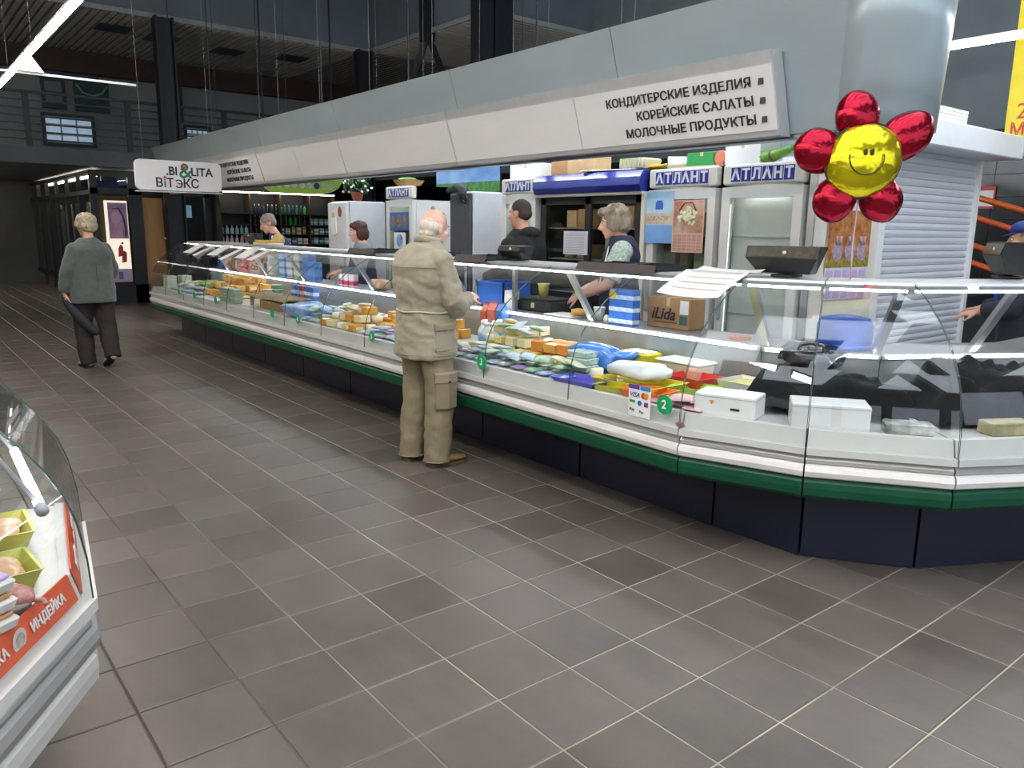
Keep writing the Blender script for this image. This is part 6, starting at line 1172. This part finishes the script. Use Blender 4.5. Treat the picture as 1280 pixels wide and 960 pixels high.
# ---- seller with auburn hair
p = person('seller with auburn bobbed hair and grey top behind the counter', (4.50, 8.50), 158, .1); p.scale = (1.05,)*3
shR, elR, wrR = (.15, 0, 1.13), (.20, .06, .93), (.12, .28, .92); shL, elL, wrL = (-.15, 0, 1.13), (-.20, .06, .93), (-.12, .28, .92)
hipR, knR, anR = (.085, 0, .78), (.09, 0, .43), (.09, 0, .08); hipL, knL, anL = (-.085, 0, .78), (-.09, 0, .43), (-.09, 0, .08)
mb = B(); torso(mb, [(.70, 0, 0, .14, .11), (.85, 0, 0, .165, .12), (1.0, 0, .01, .16, .12), (1.12, 0, .0, .145, .10), (1.2, 0, 0, .10, .07), (1.25, 0, 0, .07, .06)])
MH = head_prims(mb, (0, .05, 1.375), .1, -.12, 0, .9, (0, 0, 1.23))
for s_, e_, w_ in ((shR, elR, wrR), (shL, elL, wrL)): arm(mb, s_, e_, w_)
hand_prims(mb, wrR, (-.1, .9, -.2), (.3, 0, .9), 1, .7); hand_prims(mb, wrL, (.1, .9, -.2), (-.3, 0, .9), -1, .7)
for a_, b_, c_ in ((hipR, knR, anR), (hipL, knL, anL)): leg(mb, a_, b_, c_)
blob('body', mb, .009, SKIN_P, p, 4)
jk = B(); torso(jk, [(.62, 0, 0, .19, .15), (.85, 0, 0, .185, .145), (1.02, 0, .01, .18, .14), (1.13, 0, 0, .18, .125), (1.21, 0, -.005, .14, .10), (1.25, 0, 0, .09, .08)])
for s_, e_, w_ in ((shR, elR, wrR), (shL, elL, wrL)): sleeve(jk, s_, e_, w_, .068, .066, .055, .8)
tp = blob('top', jk, .009, mat('#7d868c', .85, var=.12, scale=9), p, 5, (.007, 9, 9, 10, 5))
vs = B(); torso(vs, [(.62, 0, 0, .20, .16), (.85, 0, 0, .195, .155), (1.0, 0, .01, .19, .15), (1.08, 0, 0, .17, .14)]); blob('apron', vs, .01, mat('#24263c', .8), p, 4, (.006, 8, 8, 8, 1))
tr = B(); torso(tr, [(.66, 0, 0, .15, .12), (.8, 0, 0, .17, .13)]); trouser(tr, hipR, knR, (.09, 0, .05), .10, .085, .075); trouser(tr, hipL, knL, (-.09, 0, .05), .10, .085, .075); blob('trousers', tr, .012, mat('#22242e', .85), p, 3)
shoe(p, (.09, .03, .001), 0, .24, BLACK, DARK); shoe(p, (-.09, .03, .001), 0, .24, BLACK, DARK)
hair(p, MH, [((0, -.025, .045), (.093, .107, .085)), ((0, -.065, -.035), (.095, .075, .10)), ((.07, -.02, -.03), (.03, .06, .09)), ((-.07, -.02, -.03), (.03, .06, .09)), ((0, .055, .075), (.065, .045, .035))], mat('#43231d', .6, var=.25, scale=25., stretch=(1, 1, .3)), .007, (.006, 40, 40, 10, 3)); eyes(p, MH)

# ---- far seller with yellow sleeves, bending over the counter
p = person('seller with short grey hair, blue vest and yellow sleeves bending over the far counter', (4.50, 10.78), 160, .1); p.scale = (1.06,)*3
shR, elR, wrR = (.18, .10, 1.22), (.22, .24, 1.02), (.10, .44, .95); shL, elL, wrL = (-.18, .10, 1.22), (-.22, .22, 1.02), (-.08, .42, .95)
hipR, knR, anR = (.09, -.05, .86), (.10, -.02, .47), (.10, -.05, .08); hipL, knL, anL = (-.09, -.05, .86), (-.10, -.02, .47), (-.10, -.05, .08)
mb = B(); torso(mb, [(.78, 0, -.04, .15, .11), (.92, 0, -.03, .18, .14), (1.05, 0, .02, .17, .13), (1.18, 0, .07, .15, .10), (1.26, 0, .10, .12, .08), (1.31, 0, .13, .07, .06)])
MH = head_prims(mb, (0, .22, 1.44), .15, -.42, 0, .95, (0, .12, 1.29))
for s_, e_, w_ in ((shR, elR, wrR), (shL, elL, wrL)): arm(mb, s_, e_, w_)
hand_prims(mb, wrR, (-.1, .9, -.3), (.3, 0, .9), 1, .7); hand_prims(mb, wrL, (.1, .9, -.3), (-.3, 0, .9), -1, .7)
for a_, b_, c_ in ((hipR, knR, anR), (hipL, knL, anL)): leg(mb, a_, b_, c_)
blob('body', mb, .009, SKIN, p, 4)
jk = B(); torso(jk, [(.6, 0, -.04, .20, .15), (.85, 0, -.03, .205, .165), (1.02, 0, .02, .195, .16), (1.16, 0, .07, .195, .14), (1.26, 0, .10, .155, .11), (1.31, 0, .13, .10, .08)]); vst = blob('vest', jk, .009, mat('#2a2f6e', .8, var=.1), p, 5, (.006, 8, 8, 10, 2))
for a, b in ((shR, elR), (shL, elL)):
    a, b = Vector(a), Vector(b); q = B(); q.ell(tuple(a), .086, 16, 10); flat_loft(q, [(*a, .084), (*a.lerp(b, .5), .082), (*a.lerp(b, .9), .078)]); blob('short_sleeve', q, .008, mat('#b8a35c', .8, var=.1, scale=20), p, 3)
obj('piping', B().tube([(-.12, .17, 1.28), (-.15, .19, 1.18), (-.16, .18, 1.05), (-.16, .15, .9)], .007, 6), WHITE, vst)
tr = B(); torso(tr, [(.74, 0, -.04, .165, .12), (.88, 0, -.04, .18, .13)]); trouser(tr, hipR, knR, (.10, -.05, .05), .105, .085, .075); trouser(tr, hipL, knL, (-.10, -.05, .05), .105, .085, .075); blob('trousers', tr, .012, mat('#22242e', .85), p, 3)
shoe(p, (.10, -.02, .001), 0, .25, BLACK, DARK); shoe(p, (-.10, -.02, .001), 0, .25, BLACK, DARK)
hair(p, MH, [((0, -.025, .045), (.088, .106, .084)), ((0, -.06, -.01), (.084, .066, .065))], mat('#857b70', .8, var=.2, scale=30), .007, (.007, 45, 45, 25, 3)); eyes(p, MH)

# ---- seller cut by the right edge
p = person('seller in a cap and blue-trimmed dark vest at the far right edge', (6.38, 2.10), 110, .1)
shR, elR, wrR = (.165, 0, 1.225), (.24, .06, 1.0), (.15, .28, .95); shL, elL, wrL = (-.165, 0, 1.225), (-.24, .06, 1.0), (-.15, .28, .95)
hipR, knR, anR = (.09, 0, .86), (.10, 0, .47), (.10, 0, .08); hipL, knL, anL = (-.09, 0, .86), (-.10, 0, .47), (-.10, 0, .08)
mb = B(); torso(mb, [(.78, 0, 0, .15, .11), (.92, 0, 0, .175, .13), (1.08, 0, .01, .17, .125), (1.2, 0, 0, .15, .11), (1.29, 0, 0, .12, .08), (1.35, 0, 0, .07, .06)])
MH = head_prims(mb, (0, .06, 1.475), 0, -.15, 0, .92, (0, 0, 1.32))
for s_, e_, w_ in ((shR, elR, wrR), (shL, elL, wrL)): arm(mb, s_, e_, w_)
hand_prims(mb, wrR, (-.1, .9, -.2), (.3, 0, .9), 1, .7); hand_prims(mb, wrL, (.1, .9, -.2), (-.3, 0, .9), -1, .7)
for a_, b_, c_ in ((hipR, knR, anR), (hipL, knL, anL)): leg(mb, a_, b_, c_)
blob('body', mb, .009, SKIN, p, 4)
jk = B(); torso(jk, [(.6, 0, 0, .20, .15), (.85, 0, 0, .20, .155), (1.08, 0, .01, .195, .15), (1.22, 0, 0, .20, .14), (1.31, 0, -.005, .155, .11), (1.36, 0, 0, .10, .08)])
for s_, e_, w_ in ((shR, elR, wrR), (shL, elL, wrL)): sleeve(jk, s_, e_, w_, .074, .072, .06, .85)
vst = blob('vest', jk, .009, mat('#1b1d2b', .8), p, 5, (.006, 8, 8, 10, 2)); obj('trim', B().tube([(.06, .10, 1.36), (.12, .13, 1.26), (.08, .17, 1.1), (.05, .17, .95)], .025, 8), mat('#2347b5', .6), vst)
tr = B(); torso(tr, [(.74, 0, 0, .165, .12), (.88, 0, 0, .18, .13)]); trouser(tr, hipR, knR, (.10, 0, .05), .105, .085, .075); trouser(tr, hipL, knL, (-.10, 0, .05), .105, .085, .075); blob('trousers', tr, .012, mat('#22242e', .85), p, 3)
shoe(p, (.10, .03, .001), 0, .25, BLACK, DARK); shoe(p, (-.10, .03, .001), 0, .25, BLACK, DARK)
hair(p, MH, [((0, -.03, .03), (.085, .100, .078)), ((0, -.06, -.03), (.080, .06, .07))], mat('#8a6f50', .8, var=.2, scale=30), .007, (.004, 45, 45, 25, 3)); eyes(p, MH)
obj('cap', B().lathe([(.088, 0), (.093, .03), (.080, .065), (.04, .085), (.005, .09)], 18, sy=1.15).tube([(-.06, .07, .0), (0, .15, -.012), (.06, .07, .0)], .008, 6).xf(MH @ Matrix.Translation((0, -.015, .045))), mat('#23367f', .7), p)
tag(obj('duckboard', B().box(4.40, 5.14, 3.3, 11.9, .0, .1), mat('#5a4a3a', .8, var=.2)), 'raised wooden duckboard under the sellers behind the counter', 'platform')
tag(obj('duckboard', B().box(5.9, 7.0, 1.9, 2.8, .0, .1), mat('#5a4a3a', .8, var=.2)), 'raised wooden duckboard under the seller at the right edge', 'platform')
# ================================================================ meat counter at the lower left
LP = stations([(-1.1, 0.0), (.34, 2.16), (.425, 2.78)])
LPs = [lerp(LP[0], LP[1], .35)] + LP[1:]
RAILG = mat('#c3c3c0', .35, .2, var=.03)
mc = counter_unit('curved-glass meat counter at the lower left corner of the picture', LPs, [], right_end=True, lamps=False, deck_z=(.70, .70), bump=RAILG, plm=BLACK, railm=mat('#a9aaa9', .35, .5, var=.03))
mc['label'] = 'curved-glass meat counter at the lower left corner of the picture'
ORG = mat('#d4532e', .5, var=.04)
def on(i, f_, d, z): return at(lerp(LPs[i], LPs[i+1], f_), d, z)
for i, f0, f1 in ((0, .0, .985), (1, .02, .97)):
    q = [at(lerp(LPs[i], LPs[i+1], f), d, z) for f in (f0, f1) for d, z in ((.026, .642), (.046, .715), (.050, .715), (.030, .642))]
    bnd = obj('sticker_band', B().loft([q[:4], q[4:]]), ORG, mc)
    a = Vector(at(LPs[i], 0, 0)); b = Vector(at(LPs[i+1], 0, 0)); L_ = (b-a).length; ang = math.atan2(b.y-a.y, b.x-a.x)
    n = max(1, int(L_/.26))
    for k in range(n):
        f = 1 - (k+.62)*.26/L_ if i == 0 else .3 + .5*k
        if f < .03: continue
        p_ = at(lerp(LPs[i], LPs[i+1], f), .031, .679); text('lettering', 'ИНДЕЙКА', .032, WHITE, mc, p_, (PI/2 - .27, 0, ang), .0008, bold=.0008)
        f2 = f - .13/L_ if i == 0 else f + .22
        p2 = Vector(at(lerp(LPs[i], LPs[i+1], f2), .033, .679)); nn = Vector((math.cos(ang+PI/2), math.sin(ang+PI/2), 0))
        obj('round_mark', B().tube([tuple(p2-nn*.002), tuple(p2)], .027, 16, False), mat('#d9cfc4', .5), mc); obj('round_mark', B().tube([tuple(p2-nn*.003), tuple(p2-nn*.0015)], .018, 14, False), mat('#8d857e', .5, scale=40., hex2='#d6d0c8'), mc)
obj('reflection_tube', B().tube([(.235, 2.1, .92), (.25, 2.70, .92)], .012, 10), mat('#f3f8ff', .4, emit=7., var=.01), mc); obj('reflection_tube_cap', B().tube([(.2345, 2.075, .92), (.235, 2.1, .92)], .015, 10), GREY, mc); obj('reflection_tube_arm', B().tube([(.235, 2.12, .92), (.13, 2.2, 1.1), (-.2, 2.35, 1.32)], .006, 8), GREY, mc); obj('reflection_tube_arm', B().tube([(.25, 2.66, .92), (.15, 2.68, 1.1), (-.2, 2.7, 1.32)], .006, 8), GREY, mc)  # glowing tube stands in for the ceiling lamp mirrored in the glass
MZ = .7012
def mtray(x, y, c, dx, dy, hh, rz, label, food, z=MZ):
    t = thing('meat_tray', label, 'tray', (x, y, z), rz); mb = B(); mb.loft([[(sx_*dx/2*k_, sy_*dy/2*k_, zz) for sx_, sy_ in ((-1, -1), (1, -1), (1, 1), (-1, 1))] for zz, k_ in ((0, .85), (hh, 1), (hh+.004, 1.04), (hh+.004, .98), (.006, .83))]); obj('shell', mb, mat(c, .35), t)
    me = B().ell((0, 0, 0), (.05, .032, .022), 12, 8).mesh('meat_piece', mat(food[0], .4, scale=25, hex2=food[1], coat=.4, bump=.4, bscale=45))
    for k in range(8): obj('meat_piece', me, None, t, (-dx*.28+dx*.19*(k % 4), -dy*.2+dy*.36*(k//4), hh*.75), random.uniform(0, 3))
    return t
mtray(.10, 2.44, '#b3ad3f', .28, .2, .05, 0, 'yellow-green tray of pale minced rolls in the meat counter', ('#c99a7a', '#d9b89a'), .73)
mtray(.06, 2.66, '#c9b84a', .26, .18, .05, 0, 'yellow tray of orange pieces furthest back in the meat counter', ('#cf8f55', '#ddb07a'), .79)
mtray(.08, 2.22, '#a8a848', .28, .18, .045, .1, 'yellow-green tray of chicken rolls nearest the glass seam', ('#c4936a', '#d6b08c'), .7012)
t = thing('steel_divider', 'shallow steel tray lining in the meat counter', 'tray', (-.02, 2.06, .7012), .56); obj('pan', B().box(-.22, .15, -.15, .15, .0, .008).box(-.22, .15, -.15, -.142, 0, .03).box(-.22, .15, .142, .15, 0, .03).box(.142, .15, -.15, .15, 0, .03), ALU, t); obj('rim', B().box(-.225, .155, -.158, -.145, .026, .032), ALU_L, t)
t = thing('sausage', 'speckled pink salami stick lying in the steel tray', 'sausage', (.03, 2.13, .712), -.67); mb = B(); mb.smooth = True; mb.tube([(-.3, 0, .03), (-.2, 0, .032), (0, .005, .032), (.14, 0, .032), (.19, 0, .028), (.205, 0, .022)], [.02, .03, .032, .032, .024, .006], 14); obj('casing', mb, mat('#b0645c', .5, scale=45, hex2='#d6a79c', bump=.4, bscale=60), t); obj('knot', B().tube([(.2, 0, .022), (.225, .004, .02), (.235, -.006, .016)], .006, 6), mat('#b58a80', .6), t)
for k, (c, lab) in enumerate((('#b9a5d6', 'violet-labelled flat meat pack on top of the stack in the meat counter'), ('#c48f5a', 'middle flat pack of sliced meat in the stack'), ('#c98a5f', 'bottom flat pack of sliced meat in the stack'))):
    t = thing('meat_pack', lab, 'pack', (.0, 1.93, .712+.044*(2-k)), .56); obj('tray', B().rbox(-.13, .13, -.09, .09, 0, .03, .006, .008), mat('#d8d6d2', .35), t); obj('content', B().rbox(-.12, .12, -.08, .08, .03, .042, .004), mat(c, .35, scale=10, var=.2), t)
tag(obj('plastic_film', B().rbox(-.09, .09, -.07, .07, 0, .02, .008), mat('#d9dad8', .2, var=.05, coat=.5, bump=.6, bscale=25), None, (-.2, 1.75, .701), .98), 'crumpled clear film packet at the front of the meat counter', 'packet')
